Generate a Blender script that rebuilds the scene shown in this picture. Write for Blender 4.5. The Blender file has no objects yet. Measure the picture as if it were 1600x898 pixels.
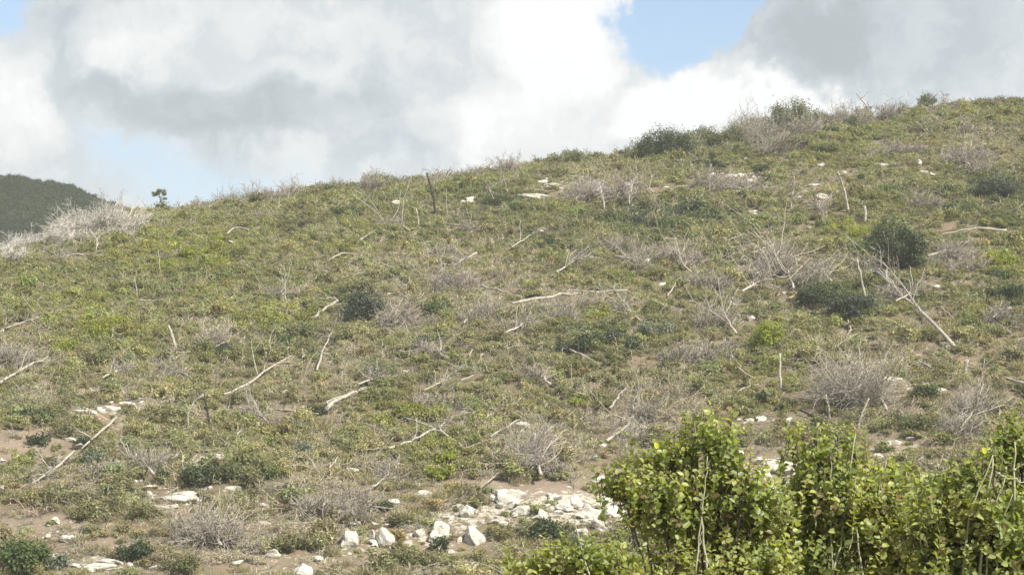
import bpy, bmesh, math, random
import numpy as np
from mathutils import Vector

# ------------------------------------------------------------------ camera, sky, sun, exposure
SC = bpy.context.scene
COL = SC.collection
FPX = 3608.0                      # focal length in pixels of a 1600 px wide photograph
PITCH = math.radians(5.0)
cam_d = bpy.data.cameras.new('camera'); cam = bpy.data.objects.new('camera', cam_d); COL.objects.link(cam)
cam_d.sensor_width = 36.0; cam_d.lens = 36.0 * FPX / 1600.0
cam_d.clip_start = 0.1; cam_d.clip_end = 9000
cam.location = (0, 0, 0); cam.rotation_euler = (math.radians(90) + PITCH, 0, 0)
SC.camera = cam

SUN_EL = math.radians(45); SUN_AZ = math.radians(134)     # azimuth clockwise from the view direction (+Y)
sun_dir = Vector((math.sin(SUN_AZ) * math.cos(SUN_EL), math.cos(SUN_AZ) * math.cos(SUN_EL), math.sin(SUN_EL)))
sd = bpy.data.lights.new('sun', 'SUN'); sun = bpy.data.objects.new('sun', sd); COL.objects.link(sun)
sd.energy = 4.3; sd.angle = math.radians(0.6); sd.color = (1.0, 0.955, 0.87)
sun.rotation_euler = sun_dir.to_track_quat('Z', 'Y').to_euler()

SC.view_settings.view_transform = 'Standard'; SC.view_settings.look = 'None'
SC.view_settings.gamma = 1.0; SC.view_settings.use_curve_mapping = False
SC.view_settings.exposure = 0.93
SC.render.film_transparent = False
SC.cycles.max_bounces = 5; SC.cycles.diffuse_bounces = 3; SC.cycles.glossy_bounces = 1
SC.cycles.transmission_bounces = 2; SC.cycles.transparent_max_bounces = 6; SC.cycles.volume_bounces = 0
SC.cycles.use_denoising = True

class NT:
    """small helper for writing node trees"""
    def __init__(s, tree): s.t = tree; s.n = tree.nodes; s.l = tree.links
    def new(s, kind, **kw):
        nd = s.n.new(kind)
        for k, v in kw.items(): setattr(nd, k, v)
        return nd
    def put(s, sock, v):
        if isinstance(v, bpy.types.NodeSocket): s.l.new(v, sock)
        elif v is not None: sock.default_value = v
    def math(s, op, a, b=None, clamp=False):
        nd = s.new('ShaderNodeMath', operation=op, use_clamp=clamp); s.put(nd.inputs[0], a)
        if b is not None: s.put(nd.inputs[1], b)
        return nd.outputs[0]
    def vmath(s, op, a, b=None):
        nd = s.new('ShaderNodeVectorMath', operation=op); s.put(nd.inputs[0], a)
        if b is not None: s.put(nd.inputs[1], b)
        return nd
    def mix(s, f, a, b, mode='MIX'):
        nd = s.new('ShaderNodeMix', data_type='RGBA', blend_type=mode)
        s.put(nd.inputs[0], f); s.put(nd.inputs[6], a); s.put(nd.inputs[7], b)
        return nd.outputs[2]
    def noise(s, vec, scale, detail=3, rough=0.5, color=False):
        nd = s.new('ShaderNodeTexNoise'); s.put(nd.inputs['Vector'], vec)
        nd.inputs['Scale'].default_value = scale; nd.inputs['Detail'].default_value = detail; nd.inputs['Roughness'].default_value = rough
        return nd.outputs['Color' if color else 'Fac']
    def maprange(s, v, a, b, c, d, smooth=True):
        nd = s.new('ShaderNodeMapRange', interpolation_type='SMOOTHSTEP' if smooth else 'LINEAR')
        for i, q in enumerate((v, a, b, c, d)): s.put(nd.inputs[i], q)
        return nd.outputs[0]

def ray_dir(u, v):
    """direction of the sight line through a pixel of the 1600x898 photograph (used once, to survey where things stand)"""
    u, v = np.broadcast_arrays(np.asarray(u, float), np.asarray(v, float)); dx = (u - 800) / FPX; dy = (449 - v) / FPX
    return np.stack([dx, math.cos(PITCH) - math.sin(PITCH) * dy, math.sin(PITCH) + math.cos(PITCH) * dy], -1)

def project(x, y, z):
    d = y * math.cos(PITCH) + z * math.sin(PITCH); h = -y * math.sin(PITCH) + z * math.cos(PITCH)
    return 800 + FPX * x / d, 449 - FPX * h / d

# --- sky: Nishita air with broken cumulus, placed by direction
W = bpy.data.worlds.new('World'); SC.world = W; W.use_nodes = True
w = NT(W.node_tree); w.n.clear()
wout = w.new('ShaderNodeOutputWorld'); bg = w.new('ShaderNodeBackground')
sky = w.new('ShaderNodeTexSky', sky_type='NISHITA'); sky.sun_disc = False
sky.sun_elevation = SUN_EL; sky.sun_rotation = SUN_AZ; sky.air_density = 1.0; sky.dust_density = 1.6; sky.ozone_density = 1.3
SKY_K = 0.10
tc = w.new('ShaderNodeTexCoord'); D0 = tc.outputs['Generated']
wn = w.vmath('SUBTRACT', w.noise(D0, 16, 5, 0.55, True), (0.5, 0.5, 0.5))
ws = w.vmath('SCALE', wn.outputs[0]); ws.inputs['Scale'].default_value = 0.075
D = w.vmath('ADD', D0, ws.outputs[0]).outputs[0]
wn2 = w.vmath('SUBTRACT', w.noise(D0, 60, 5, 0.6, True), (0.5, 0.5, 0.5))
ws2 = w.vmath('SCALE', wn2.outputs[0]); ws2.inputs['Scale'].default_value = 0.024
D = w.vmath('ADD', D, ws2.outputs[0]).outputs[0]
def blob(u, v, ru, rv, soft=0.0):
    d = ray_dir(u, v); d = d / np.linalg.norm(d)
    s = w.vmath('SUBTRACT', D, tuple(d))
    m = w.vmath('MULTIPLY', s.outputs[0], (FPX / ru, 1.0, FPX / rv))
    ln = w.vmath('LENGTH', m.outputs[0]).outputs['Value']
    return w.maprange(ln, 1.0, soft, 0.0, 1.0)
def total(items):
    acc = None
    for it in items:
        amp, args = it[0], it[1:]
        t = w.math('MULTIPLY', blob(*args), amp)
        acc = t if acc is None else w.math('ADD', acc, t)
    return acc
holes = total([(1.25, 1080, 20, 150, 125, 0.35), (1.0, 0, 20, 70, 90, 0.1), (0.62, 330, 300, 420, 120), (0.35, 1560, 10, 120, 60),
               (0.25, 180, 250, 160, 70), (.25, 650, 260, 150, 60)])
white = total([(0.50, 850, 60, 150, 150), (0.26, 930, 30, 110, 110), (0.34, 1060, 165, 150, 75, 0.3), (0.38, 1260, 185, 190, 62, 0.3), (0.2, 760, 190, 260, 90),
               (0.26, 20, 175, 90, 110), (0.16, 210, 95, 130, 75), (0.10, 470, 95, 110, 50), (0.22, 1500, 165, 160, 40), (.12, 1000, 210, 260, 60), (.1, 350, 10, 400, 40)])
grey = total([(0.20, 330, 170, 330, 80, .2), (0.14, 130, 70, 120, 80, .3), (0.16, 1230, 60, 160, 100, 0.2), (0.13, 1400, 60, 260, 95, .4), (0.12, 560, 140, 180, 90), (0.1, 640, 240, 180, 50)])
fb = w.noise(D, 9, 6, 0.55)
bil = w.maprange(w.math('ABSOLUTE', w.math('SUBTRACT', w.noise(D, 19, 6, 0.6), 0.5)), 0.0, 0.13, 0.0, 1.0)
fb2 = w.noise(D, 28, 5, 0.6)
val = w.math('ADD', w.math('SUBTRACT', w.math('ADD', 0.80, white), grey), w.math('MULTIPLY', w.math('SUBTRACT', fb, 0.5), 0.20))
val = w.math('ADD', val, w.math('MULTIPLY', w.math('SUBTRACT', fb2, 0.5), 0.16))
val = w.math('ADD', val, w.math('MULTIPLY', w.math('SUBTRACT', bil, 0.5), 0.10))
val = w.math('MINIMUM', w.math('MAXIMUM', val, 0.54), 1.06)
# elsewhere in the sky the cover breaks up by noise alone
front = w.maprange(w.new('ShaderNodeSeparateXYZ').outputs[1], 0.80, 0.93, 0.0, 1.0)
sep = [n for n in w.n if n.bl_idname == 'ShaderNodeSeparateXYZ'][0]; w.put(sep.inputs[0], D0)
rest = w.maprange(w.noise(D, 3.2, 6, 0.6), 0.42, 0.56, 0.0, 0.85)
cov_f = w.maprange(w.math('ADD', w.math('SUBTRACT', 1.0, holes), w.math('MULTIPLY', w.math('SUBTRACT', fb2, 0.5), 0.7)), 0.12, 0.80, 0.0, 1.0)
cov = w.math('ADD', w.math('MULTIPLY', front, cov_f), w.math('MULTIPLY', w.math('SUBTRACT', 1.0, front), rest))
cool = w.mix(w.maprange(val, 0.62, 0.96, 0.0, 1.0), (0.83, 0.935, 1.03, 1), (0.975, 1.0, 1.01, 1))
CLOUD = 0.52
cs = w.vmath('SCALE', cool); w.put(cs.inputs['Scale'], w.math('MULTIPLY', val, CLOUD))
sks = w.vmath('SCALE', sky.outputs[0]); sks.inputs['Scale'].default_value = SKY_K
final = w.mix(cov, sks.outputs[0], cs.outputs[0])
w.put(bg.inputs['Color'], final); bg.inputs['Strength'].default_value = 1.0
w.l.new(bg.outputs[0], wout.inputs[0])

# ------------------------------------------------------------------ helpers
RNG = np.random.default_rng(11)
random.seed(5)
def hash2(ix, iy, seed):
    h = (ix.astype(np.int64) * 374761393 + iy.astype(np.int64) * 668265263 + seed * 974634777) & 0xffffffff
    h = ((h ^ (h >> 13)) * 1274126177) & 0xffffffff
    return ((h ^ (h >> 16)) & 0xffffff) / float(0xffffff)
def vnoise(x, y, seed=0):
    x = np.asarray(x, float); y = np.asarray(y, float)
    ix = np.floor(x); iy = np.floor(y); fx = x - ix; fy = y - iy
    fx = fx * fx * (3 - 2 * fx); fy = fy * fy * (3 - 2 * fy)
    a = hash2(ix, iy, seed); b = hash2(ix + 1, iy, seed); c = hash2(ix, iy + 1, seed); d = hash2(ix + 1, iy + 1, seed)
    return (a * (1 - fx) + b * fx) * (1 - fy) + (c * (1 - fx) + d * fx) * fy
def fbm(x, y, seed=0, oct=4):
    s = 0; a = 0.5; t = 0
    for i in range(oct):
        s = s + a * vnoise(x * 2 ** i, y * 2 ** i, seed + i * 7); t += a; a *= 0.5
    return s / t * 2 - 1                       # -1..1

def smooth01(t): t = np.clip(t, 0, 1); return t * t * (3 - 2 * t)

def mesh_from(name, verts, loops, sizes, mat, smooth=False):
    me = bpy.data.meshes.new(name); verts = np.asarray(verts, np.float32).reshape(-1, 3)
    loops = np.asarray(loops, np.int32); sizes = np.asarray(sizes, np.int32)
    me.vertices.add(len(verts)); me.vertices.foreach_set('co', verts.ravel())
    me.loops.add(len(loops)); me.loops.foreach_set('vertex_index', loops)
    me.polygons.add(len(sizes)); me.polygons.foreach_set('loop_start', np.concatenate([[0], np.cumsum(sizes)[:-1]]).astype(np.int32))
    me.update(calc_edges=True)
    me.polygons.foreach_set('use_smooth', np.full(len(sizes), smooth))
    if mat: me.materials.append(mat)
    return me

class MB:
    def __init__(s): s.v = []; s.l = []; s.s = []; s.n = 0
    def add(s, v, l, sz):
        s.v.append(np.asarray(v, float).reshape(-1, 3)); s.l.append(np.asarray(l) + s.n); s.s.append(np.asarray(sz)); s.n += len(s.v[-1])
    def quads(s, v): 
        k = len(v); s.add(v, np.arange(k), np.full(k // 4, 4))
    def tube(s, pts, rad, sides=6):
        pts = np.asarray(pts, float); k = len(pts); rad = np.asarray(rad, float)
        tan = np.gradient(pts, axis=0); tan /= np.linalg.norm(tan, axis=1)[:, None] + 1e-9
        ref = np.array([0.31, 0.22, 0.93]);
        if abs(tan[0] @ ref) > 0.9: ref = np.array([1.0, 0.1, 0])
        a = np.cross(tan, ref); a /= np.linalg.norm(a, axis=1)[:, None] + 1e-9; b = np.cross(tan, a)
        th = np.arange(sides) * 2 * math.pi / sides
        ring = pts[:, None, :] + rad[:, None, None] * (np.cos(th)[None, :, None] * a[:, None, :] + np.sin(th)[None, :, None] * b[:, None, :])
        i = np.arange(k - 1)[:, None] * sides; j = np.arange(sides)[None, :]; j2 = (j + 1) % sides
        q = np.stack([i + j, i + j2, i + j2 + sides, i + j + sides], -1).reshape(-1, 4)
        loops = np.concatenate([q.ravel(), np.arange(sides)[::-1], (k - 1) * sides + np.arange(sides)])
        s.add(ring.reshape(-1, 3), loops, np.concatenate([np.full(len(q), 4), [sides, sides]]))
    def build(s, name, mat, smooth=False):
        return mesh_from(name, np.concatenate(s.v), np.concatenate(s.l), np.concatenate(s.s), mat, smooth)

def link(name, data, parent=None, loc=None):
    o = bpy.data.objects.new(name, data); COL.objects.link(o)
    if parent is not None: o.parent = parent
    if loc is not None: o.location = loc
    return o
def tag(o, label=None, cat=None, group=None, kind=None):
    for k, v in (('label', label), ('category', cat), ('group', group), ('kind', kind)):
        if v: o[k] = v
    return o
def unit(v): v = np.asarray(v, float); return v / (np.linalg.norm(v, axis=-1, keepdims=True) + 1e-9)

# ------------------------------------------------------------------ materials
def principled(name):
    m = bpy.data.materials.new(name); m.use_nodes = True; t = NT(m.node_tree)
    return m, t, t.n['Principled BSDF']

def leaf_mat(name, col, col2, trans=0.3, tint=False, rough=0.6, noise_scale=1.2, spread=0.7, dead=0.0, spec=0.25):
    m = bpy.data.materials.new(name); m.use_nodes = True; t = NT(m.node_tree); t.n.clear()
    out = t.new('ShaderNodeOutputMaterial'); p = t.new('ShaderNodeBsdfPrincipled'); tr = t.new('ShaderNodeBsdfTranslucent'); mx = t.new('ShaderNodeMixShader')
    geo = t.new('ShaderNodeNewGeometry'); rnd = geo.outputs['Random Per Island']
    tcn = t.new('ShaderNodeTexCoord')
    nz = t.maprange(t.noise(geo.outputs['Position'], noise_scale, 2), 0.38, 0.62, 0, 1)
    if tint:
        at = t.new('ShaderNodeAttribute', attribute_type='INSTANCER', attribute_name='tint'); c = at.outputs['Color']
    else:
        c = t.mix(nz, (*col, 1), (*col2, 1))
    if dead:
        c = t.mix(t.maprange(t.math('FRACT', t.math('MULTIPLY', rnd, 7.31)), 1 - dead, 1 - dead + .02, 0, 1), c, (0.23, 0.17, 0.09, 1))
    br = t.maprange(rnd, 0, 1, 1 - spread * .5, 1 + spread * .55, False)
    sc = t.vmath('SCALE', c); t.put(sc.inputs['Scale'], br); c = sc.outputs[0]
    t.put(p.inputs['Base Color'], c); p.inputs['Roughness'].default_value = rough; p.inputs['Specular IOR Level'].default_value = spec
    tcol = t.mix(1.0, c, (1.25, 1.25, 0.55, 1), 'MULTIPLY'); t.put(tr.inputs['Color'], tcol)
    mx.inputs[0].default_value = trans; t.l.new(p.outputs[0], mx.inputs[1]); t.l.new(tr.outputs[0], mx.inputs[2]); t.l.new(mx.outputs[0], out.inputs[0])
    return m

def wood_mat(name, c1, c2, scale=6, tint=False):
    m, t, p = principled(name); geo = t.new('ShaderNodeNewGeometry')
    if tint:
        at = t.new('ShaderNodeAttribute', attribute_type='INSTANCER', attribute_name='tint'); c = at.outputs['Color']
        sc = t.vmath('SCALE', c); t.put(sc.inputs['Scale'], t.maprange(geo.outputs['Random Per Island'], 0, 1, .65, 1.35, False)); c = sc.outputs[0]
    else:
        c = t.mix(t.maprange(t.noise(geo.outputs['Position'], scale, 4, .6), .35, .65, 0, 1), (*c1, 1), (*c2, 1))
    t.put(p.inputs['Base Color'], c); p.inputs['Roughness'].default_value = 0.85; p.inputs['Specular IOR Level'].default_value = 0.15
    return m

M = {}
M['cover_leaf'] = leaf_mat('cover_leaf', (.1, .1, .04), (.1, .1, .04), 0.28, tint=True, spread=.7)
M['cover_twig'] = wood_mat('cover_twig', None, None, tint=True)
M['far_leaf'] = leaf_mat('far_leaf', (.1, .1, .04), (.1, .1, .04), 0.1, tint=True, spread=.5)
M['dark'] = leaf_mat('dark_foliage', (.042, .062, .026), (.070, .090, .036), .2)
M['blue'] = leaf_mat('bluish_foliage', (.052, .066, .044), (.078, .094, .058), .2)
M['green'] = leaf_mat('green_foliage', (.075, .115, .035), (.10, .13, .045), .3)
M['mid'] = leaf_mat('olive_foliage', (.11, .125, .045), (.14, .14, .06), .3, dead=.1)
M['yellow'] = leaf_mat('yellow_green_foliage', (.27, .30, .03), (.21, .24, .04), .4)
M['sage'] = leaf_mat('pale_sage_foliage', (.17, .19, .13), (.13, .16, .10), .2)
M['skyline'] = leaf_mat('grey_green_foliage', (.125, .15, .075), (.19, .205, .115), .25, dead=.12)
M['near'] = leaf_mat('broad_leaf', (.26, .31, .09), (.38, .40, .13), .50, noise_scale=3.5, spread=.65, dead=.05, rough=.42, spec=.45)
M['near_yellow'] = leaf_mat('yellow_leaf', (.55, .56, .05), (.5, .52, .05), .4, spread=.1)
M['bleached'] = wood_mat('bleached_wood', (.43, .395, .315), (.27, .245, .195))
M['greywood'] = wood_mat('grey_wood', (.45, .405, .335), (.32, .285, .235))
M['pinkwood'] = wood_mat('pale_pinkish_twigs', (.64, .595, .53), (.52, .48, .42))
M['mauvewood'] = wood_mat('mauve_grey_twigs', (.46, .40, .34), (.34, .295, .25))
M['charred'] = wood_mat('charred_wood', (.022, .02, .018), (.07, .06, .05))
M['bark'] = wood_mat('bark', (.16, .13, .10), (.10, .08, .06))
M['nearstem'] = wood_mat('pale_stem', (.40, .40, .26), (.27, .26, .16), 20)

def rock_material():
    m, t, p = principled('limestone'); geo = t.new('ShaderNodeNewGeometry'); pos = geo.outputs['Position']
    c = t.mix(t.maprange(t.noise(pos, 1.4, 5, .6), .38, .62, 0, 1), (.56, .53, .45, 1), (.38, .355, .295, 1))
    c = t.mix(t.maprange(t.noise(pos, 5, 4, .6), .58, .70, 0, .65), c, (.21, .20, .175, 1))
    t.put(p.inputs['Base Color'], c); p.inputs['Roughness'].default_value = .9; p.inputs['Specular IOR Level'].default_value = .2
    b = t.new('ShaderNodeBump'); b.inputs['Strength'].default_value = .6; b.inputs['Distance'].default_value = .08
    t.put(b.inputs['Height'], t.noise(pos, 4.5, 5, .65)); t.l.new(b.outputs[0], p.inputs['Normal'])
    return m
M['rock'] = rock_material()

def ground_material():
    m, t, p = principled('hillside_soil'); geo = t.new('ShaderNodeNewGeometry'); pos = geo.outputs['Position']
    n1 = t.maprange(t.noise(pos, .09, 5, .6), .4, .6, 0, 1); n2 = t.maprange(t.noise(pos, .9, 5, .65), .38, .62, 0, 1); n3 = t.noise(pos, 6, 4, .7)
    soil = t.mix(n1, (.235, .165, .11, 1), (.19, .145, .10, 1)); dry = t.mix(n3, (.20, .17, .10, 1), (.13, .12, .065, 1))
    c = t.mix(n2, soil, dry)
    at = t.new('ShaderNodeAttribute', attribute_type='GEOMETRY', attribute_name='stony'); sp = t.new('ShaderNodeSeparateColor'); t.l.new(at.outputs['Color'], sp.inputs[0])
    c = t.mix(sp.outputs[1], c, (.27, .21, .155, 1))
    st = t.math('ADD', t.noise(pos, 2.6, 6, .75), t.math('MULTIPLY', sp.outputs[0], .14))
    c = t.mix(t.maprange(st, .60, .66, 0, .85), c, (.50, .46, .375, 1))
    t.put(p.inputs['Base Color'], c); p.inputs['Roughness'].default_value = .95; p.inputs['Specular IOR Level'].default_value = .1
    b = t.new('ShaderNodeBump'); b.inputs['Strength'].default_value = .9; b.inputs['Distance'].default_value = .16
    t.put(b.inputs['Height'], t.noise(pos, 2.6, 7, .75)); t.l.new(b.outputs[0], p.inputs['Normal'])
    return m
M['ground'] = ground_material()

# ------------------------------------------------------------------ terrain
YB, YR = 95.0, 212.0
SKY_U = np.array([-900, -300, 0, 60, 110, 160, 215, 300, 400, 450, 500, 600, 700, 800, 900, 1000, 1100, 1200, 1300, 1400, 1450, 1500, 1600, 1750, 2100, 3000], float)
SKY_V = np.array([520, 440, 402, 387, 368, 350, 338, 331, 318, 304, 301, 294, 284, 268, 254, 245, 228, 209, 196, 186, 175, 170, 166, 160, 190, 330], float)
SKY_A = (SKY_U - 800) / FPX
def angle_z(v, y):
    d = ray_dir(800, v); return y * d[..., 2] / d[..., 1]
zr_ctrl = angle_z(SKY_V, YR)
NEAR_Y = np.array([-400, -60, -10, 0, 7, 14, 30, 50, 64, 80, YB]); NEAR_Z = np.array([-1.2, -1.4, -1.65, -1.7, -1.8, -2.5, -8, -13, -12, -8.2, -3.9])
def H(x, y):
    x = np.asarray(x, float); y = np.asarray(y, float)
    zr = np.interp(x / YR, SKY_A, zr_ctrl)
    zr = np.where(np.abs(x) > 600, zr * 0 + 5, zr)
    t = (y - YB) / (YR - YB)
    S = np.where(t < 1, 1.13 * t - 0.13 * t ** 3, 1 + 0.74 * (t - 1) - 7.0 * (t - 1) ** 2)
    hill = -3.9 + (zr + 3.9) * S
    near = np.interp(y, NEAR_Y, NEAR_Z)
    z = np.where(y < YB, near, hill)
    k = smooth01((y - 25) / 50) * (1 - .75 * smooth01((y - YR + 14) / 12))
    z = z + k * (0.85 * fbm(x / 16, y / 12, 3) + 0.30 * fbm(x / 4, y / 3, 9) + .08 * fbm(x / 1.2, y / 1.2, 21, 2))
    return np.maximum(z, -26 + 0 * z)
# fit the crest heights so the crest line seen from the camera has the photograph's profile
_ys = np.linspace(170, 245, 151)
for it in range(6):
    for i, a in enumerate(SKY_A):
        u = SKY_U[i]
        xs = a * _ys
        zz = H(xs, _ys); _, vv = project(xs, _ys, zz)
        zr_ctrl[i] += (vv.min() - SKY_V[i]) / FPX * YR * 0.9

def cast(u, v, off=0.0, y0=70.0, y1=240.0):
    """where the sight line meets the hillside"""
    u = np.atleast_1d(np.asarray(u, float)); v = np.atleast_1d(np.asarray(v, float)); d = ray_dir(u, v)
    ys = np.arange(y0, y1, 0.4); s = ys[None, :] / d[:, 1:2]
    X = d[:, 0:1] * s; Z = d[:, 2:3] * s
    hit = Z < H(X, np.broadcast_to(ys, X.shape)) + off
    k = np.where(hit.any(1), hit.argmax(1), -1)
    yy = np.where(k >= 0, ys[k], YR + 3)
    s = yy / d[:, 1]
    x = d[:, 0] * s
    return np.stack([x, yy, np.where(k >= 0, d[:, 2] * s, H(x, yy))], -1)
def at_depth(u, v, y):
    d = ray_dir(u, v); return d * (y / d[..., 1:2])

def grid_mesh(name, xs, ys, hf, mat):
    X, Y = np.meshgrid(xs, ys); Z = hf(X, Y); nx, ny = len(xs), len(ys)
    v = np.stack([X, Y, Z], -1).reshape(-1, 3)
    i = (np.arange(ny - 1)[:, None] * nx + np.arange(nx - 1)[None, :]).ravel()
    q = np.stack([i, i + 1, i + 1 + nx, i + nx], -1)
    return mesh_from(name, v, q.ravel(), np.full(len(q), 4), mat, True)
xs = np.concatenate([np.linspace(-3000, -700, 10), np.linspace(-600, -85, 30), np.arange(-80, 80.1, 0.55), np.linspace(85, 600, 30), np.linspace(700, 3000, 10)])
ys = np.concatenate([np.linspace(-400, -70, 8), np.arange(-60, 74, 3.0), np.arange(75, 228, 0.55), np.arange(230, 300, 4.0), np.linspace(310, 3200, 30)])
gme = grid_mesh('ground', xs, ys, H, M['ground']); tag(link('ground', gme), kind='structure')

# the farther hill on the left
HY = 430.0
HU = np.array([-1400, -600, -150, -60, 0, 30, 60, 90, 115, 150, 200, 240, 300, 420, 700]); HV = np.array([420, 330, 292, 284, 288, 290, 298, 304, 309, 321, 334, 346, 366, 400, 520])
def HF(x, y):
    zr = np.interp(x / HY, (HU - 800) / FPX, angle_z(HV, HY))
    t = (y - HY) / 110.0
    z = -27 + (zr + 27) * np.where(t < 0, (1 - t * t) , 1 - t * t * 1.2)
    return np.maximum(z + 1.6 * fbm(x / 14, y / 14, 33), -27)
tag(link('distant_hill', grid_mesh('distant_hill', np.linspace(-420, 40, 160), np.linspace(HY - 115, HY + 100, 110), HF, M['ground'])), kind='structure')

# ------------------------------------------------------------------ plant builders (all in local metres, base at origin)
def kites(P, T, N, L, Wd):
    """P base, T direction, N normal, L length, Wd width -> quads"""
    B = unit(np.cross(N, T)); N = np.cross(T, B)
    L = L[:, None]; Wd = Wd[:, None]
    return np.stack([P, P + T * L * .5 + B * Wd * .5 + N * L * .06, P + T * L, P + T * L * .5 - B * Wd * .5 + N * L * .06], 1).reshape(-1, 3)

def rand_dirs(n, rng):
    return unit(rng.normal(size=(n, 3)))

def bush_foliage(w, h, rng, leaf=.09, dens=1.0, d=None, gaps=.0, lift=0.12):
    """uneven crown: leaf clumps spread over a handful of lobes"""
    d = d or w
    nl = int(np.clip(6 + w * 4.5, 7, 30))
    th = rng.uniform(0, 2 * math.pi, nl); rr = np.sqrt(rng.uniform(0, 1, nl)) * .40
    zc = rng.uniform(.22, .74, nl) * (1 - rr * .45)
    C = np.stack([np.cos(th) * rr * w, np.sin(th) * rr * d, zc * h], -1)
    R = rng.uniform(.11, .26, nl)
    out = []
    area = 2 * math.pi * (w / 2 * h / 1.6)
    per = int(max(60, dens * area / (leaf * leaf * .5) * 1.15 / nl * 1.9))
    for c, r in zip(C, R):
        dr = rand_dirs(per, rng); 
        rad = rng.uniform(.35, 1.08, per) ** .6
        lump = 1 + .38 * np.sin(dr[:, 0] * 7 + c[0] * 9) * np.cos(dr[:, 1] * 6 + c[1] * 7) + .22 * np.sin(dr[:, 2] * 11 + c[2] * 5)
        p = c + dr * (rad * lump)[:, None] * np.array([r * w, r * d, r * h * 1.15])
        n = unit(dr * 1.0 + rng.normal(size=(per, 3)) * .42 + np.array([0, 0, .35]))
        t = unit(np.cross(n, rng.normal(size=(per, 3))))
        L = leaf * rng.uniform(.7, 1.6, per)
        keep = p[:, 2] > lift * h * rng.uniform(0, 1.3, per)
        q = kites(p, t, n, L, L * rng.uniform(.5, .85, per)).reshape(-1, 4, 3)[keep]
        out.append(q.reshape(-1, 3))
    v = np.concatenate(out)
    # stray sprays that break the outline
    ns = int(10 + w * 14)
    mbv = []
    for k in range(ns):
        c = C[rng.integers(nl)]; r = R[rng.integers(nl)]
        dr = unit(rng.normal(size=3) + np.array([0, 0, .8])); p0 = c + dr * np.array([r * w, r * d, r * h]) * 1.0
        m_ = 7; s = np.linspace(0, 1, m_)[:, None]
        p = p0 + dr * s * rng.uniform(.12, .32) * min(h, 1.4) + rng.normal(size=(m_, 3)) * .03
        n = rand_dirs(m_, rng); t = unit(np.cross(n, rng.normal(size=(m_, 3)))); L = leaf * rng.uniform(.6, 1.2, m_)
        mbv.append(kites(p, t, n, L, L * .6))
    return np.concatenate([v] + mbv)

def curved(p0, d, L, rng, k=5, bend=.25, up=0.0):
    pts = [np.array(p0, float)]; d = unit(d)
    for i in range(k):
        d = unit(d + rng.normal(size=3) * bend + np.array([0, 0, up]))
        pts.append(pts[-1] + d * L / k)
    return np.array(pts), d

def twig_tangle(mb, w, h, rng, stems=16, sub=5, r=.02, sides=3, twr=.007, fan=.9):
    """bare branches radiating from a base with finer twigs"""
    mains = []; lean = rng.normal(size=2) * .30 * w; drp = rng.uniform(-.16, .03); sq = rng.uniform(.7, 1.3)
    for i in range(stems):
        a = rng.uniform(0, 2 * math.pi); el = rng.uniform(.15, 1.0)
        dr = np.array([math.cos(a) * w * .5 * fan + lean[0] * el, math.sin(a) * w * .5 * fan + lean[1] * el, h * el * sq]); L = np.linalg.norm(dr) * rng.uniform(.5, 1.25)
        p, dd = curved(rng.normal(size=3) * np.array([.06 * w, .06 * w, 0]), dr, L, rng, 5, .20, drp)
        p[:, 2] = np.maximum(p[:, 2], .0)
        mains.append(p); mb.tube(p, np.linspace(r, r * .35, len(p)), sides)
    tw = []
    for p in mains:
        for j in range(sub):
            k = rng.integers(1, len(p)); dr = unit(p[k] - p[k - 1]) + rng.normal(size=3) * .55
            q, dd = curved(p[k], dr, min(w, h) * rng.uniform(.22, .5), rng, 3, .22)
            tw.append((q, twr * 1.5))
            for z in range(2):
                k2 = rng.integers(1, 4); q2, _ = curved(q[k2], unit(q[k2] - q[k2 - 1]) + rng.normal(size=3) * .5, min(w, h) * rng.uniform(.1, .25), rng, 2, .2)
                tw.append((q2, twr))
    return tw

def twig_blades(tw):
    """fine twigs as crossed tapering slivers"""
    out = []
    for q, r in tw:
        for k in range(len(q) - 1):
            a, b = q[k], q[k + 1]; t = unit(b - a); s = unit(np.cross(t, [.3, .5, .8])); s2 = np.cross(t, s)
            ra = r * (1 - k / len(q) * .6); rb = r * (1 - (k + 1) / len(q) * .6)
            out += [a - s * ra, a + s * ra, b + s * rb, b - s * rb, a - s2 * ra, a + s2 * ra, b + s2 * rb, b - s2 * rb]
    return np.array(out)

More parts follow.
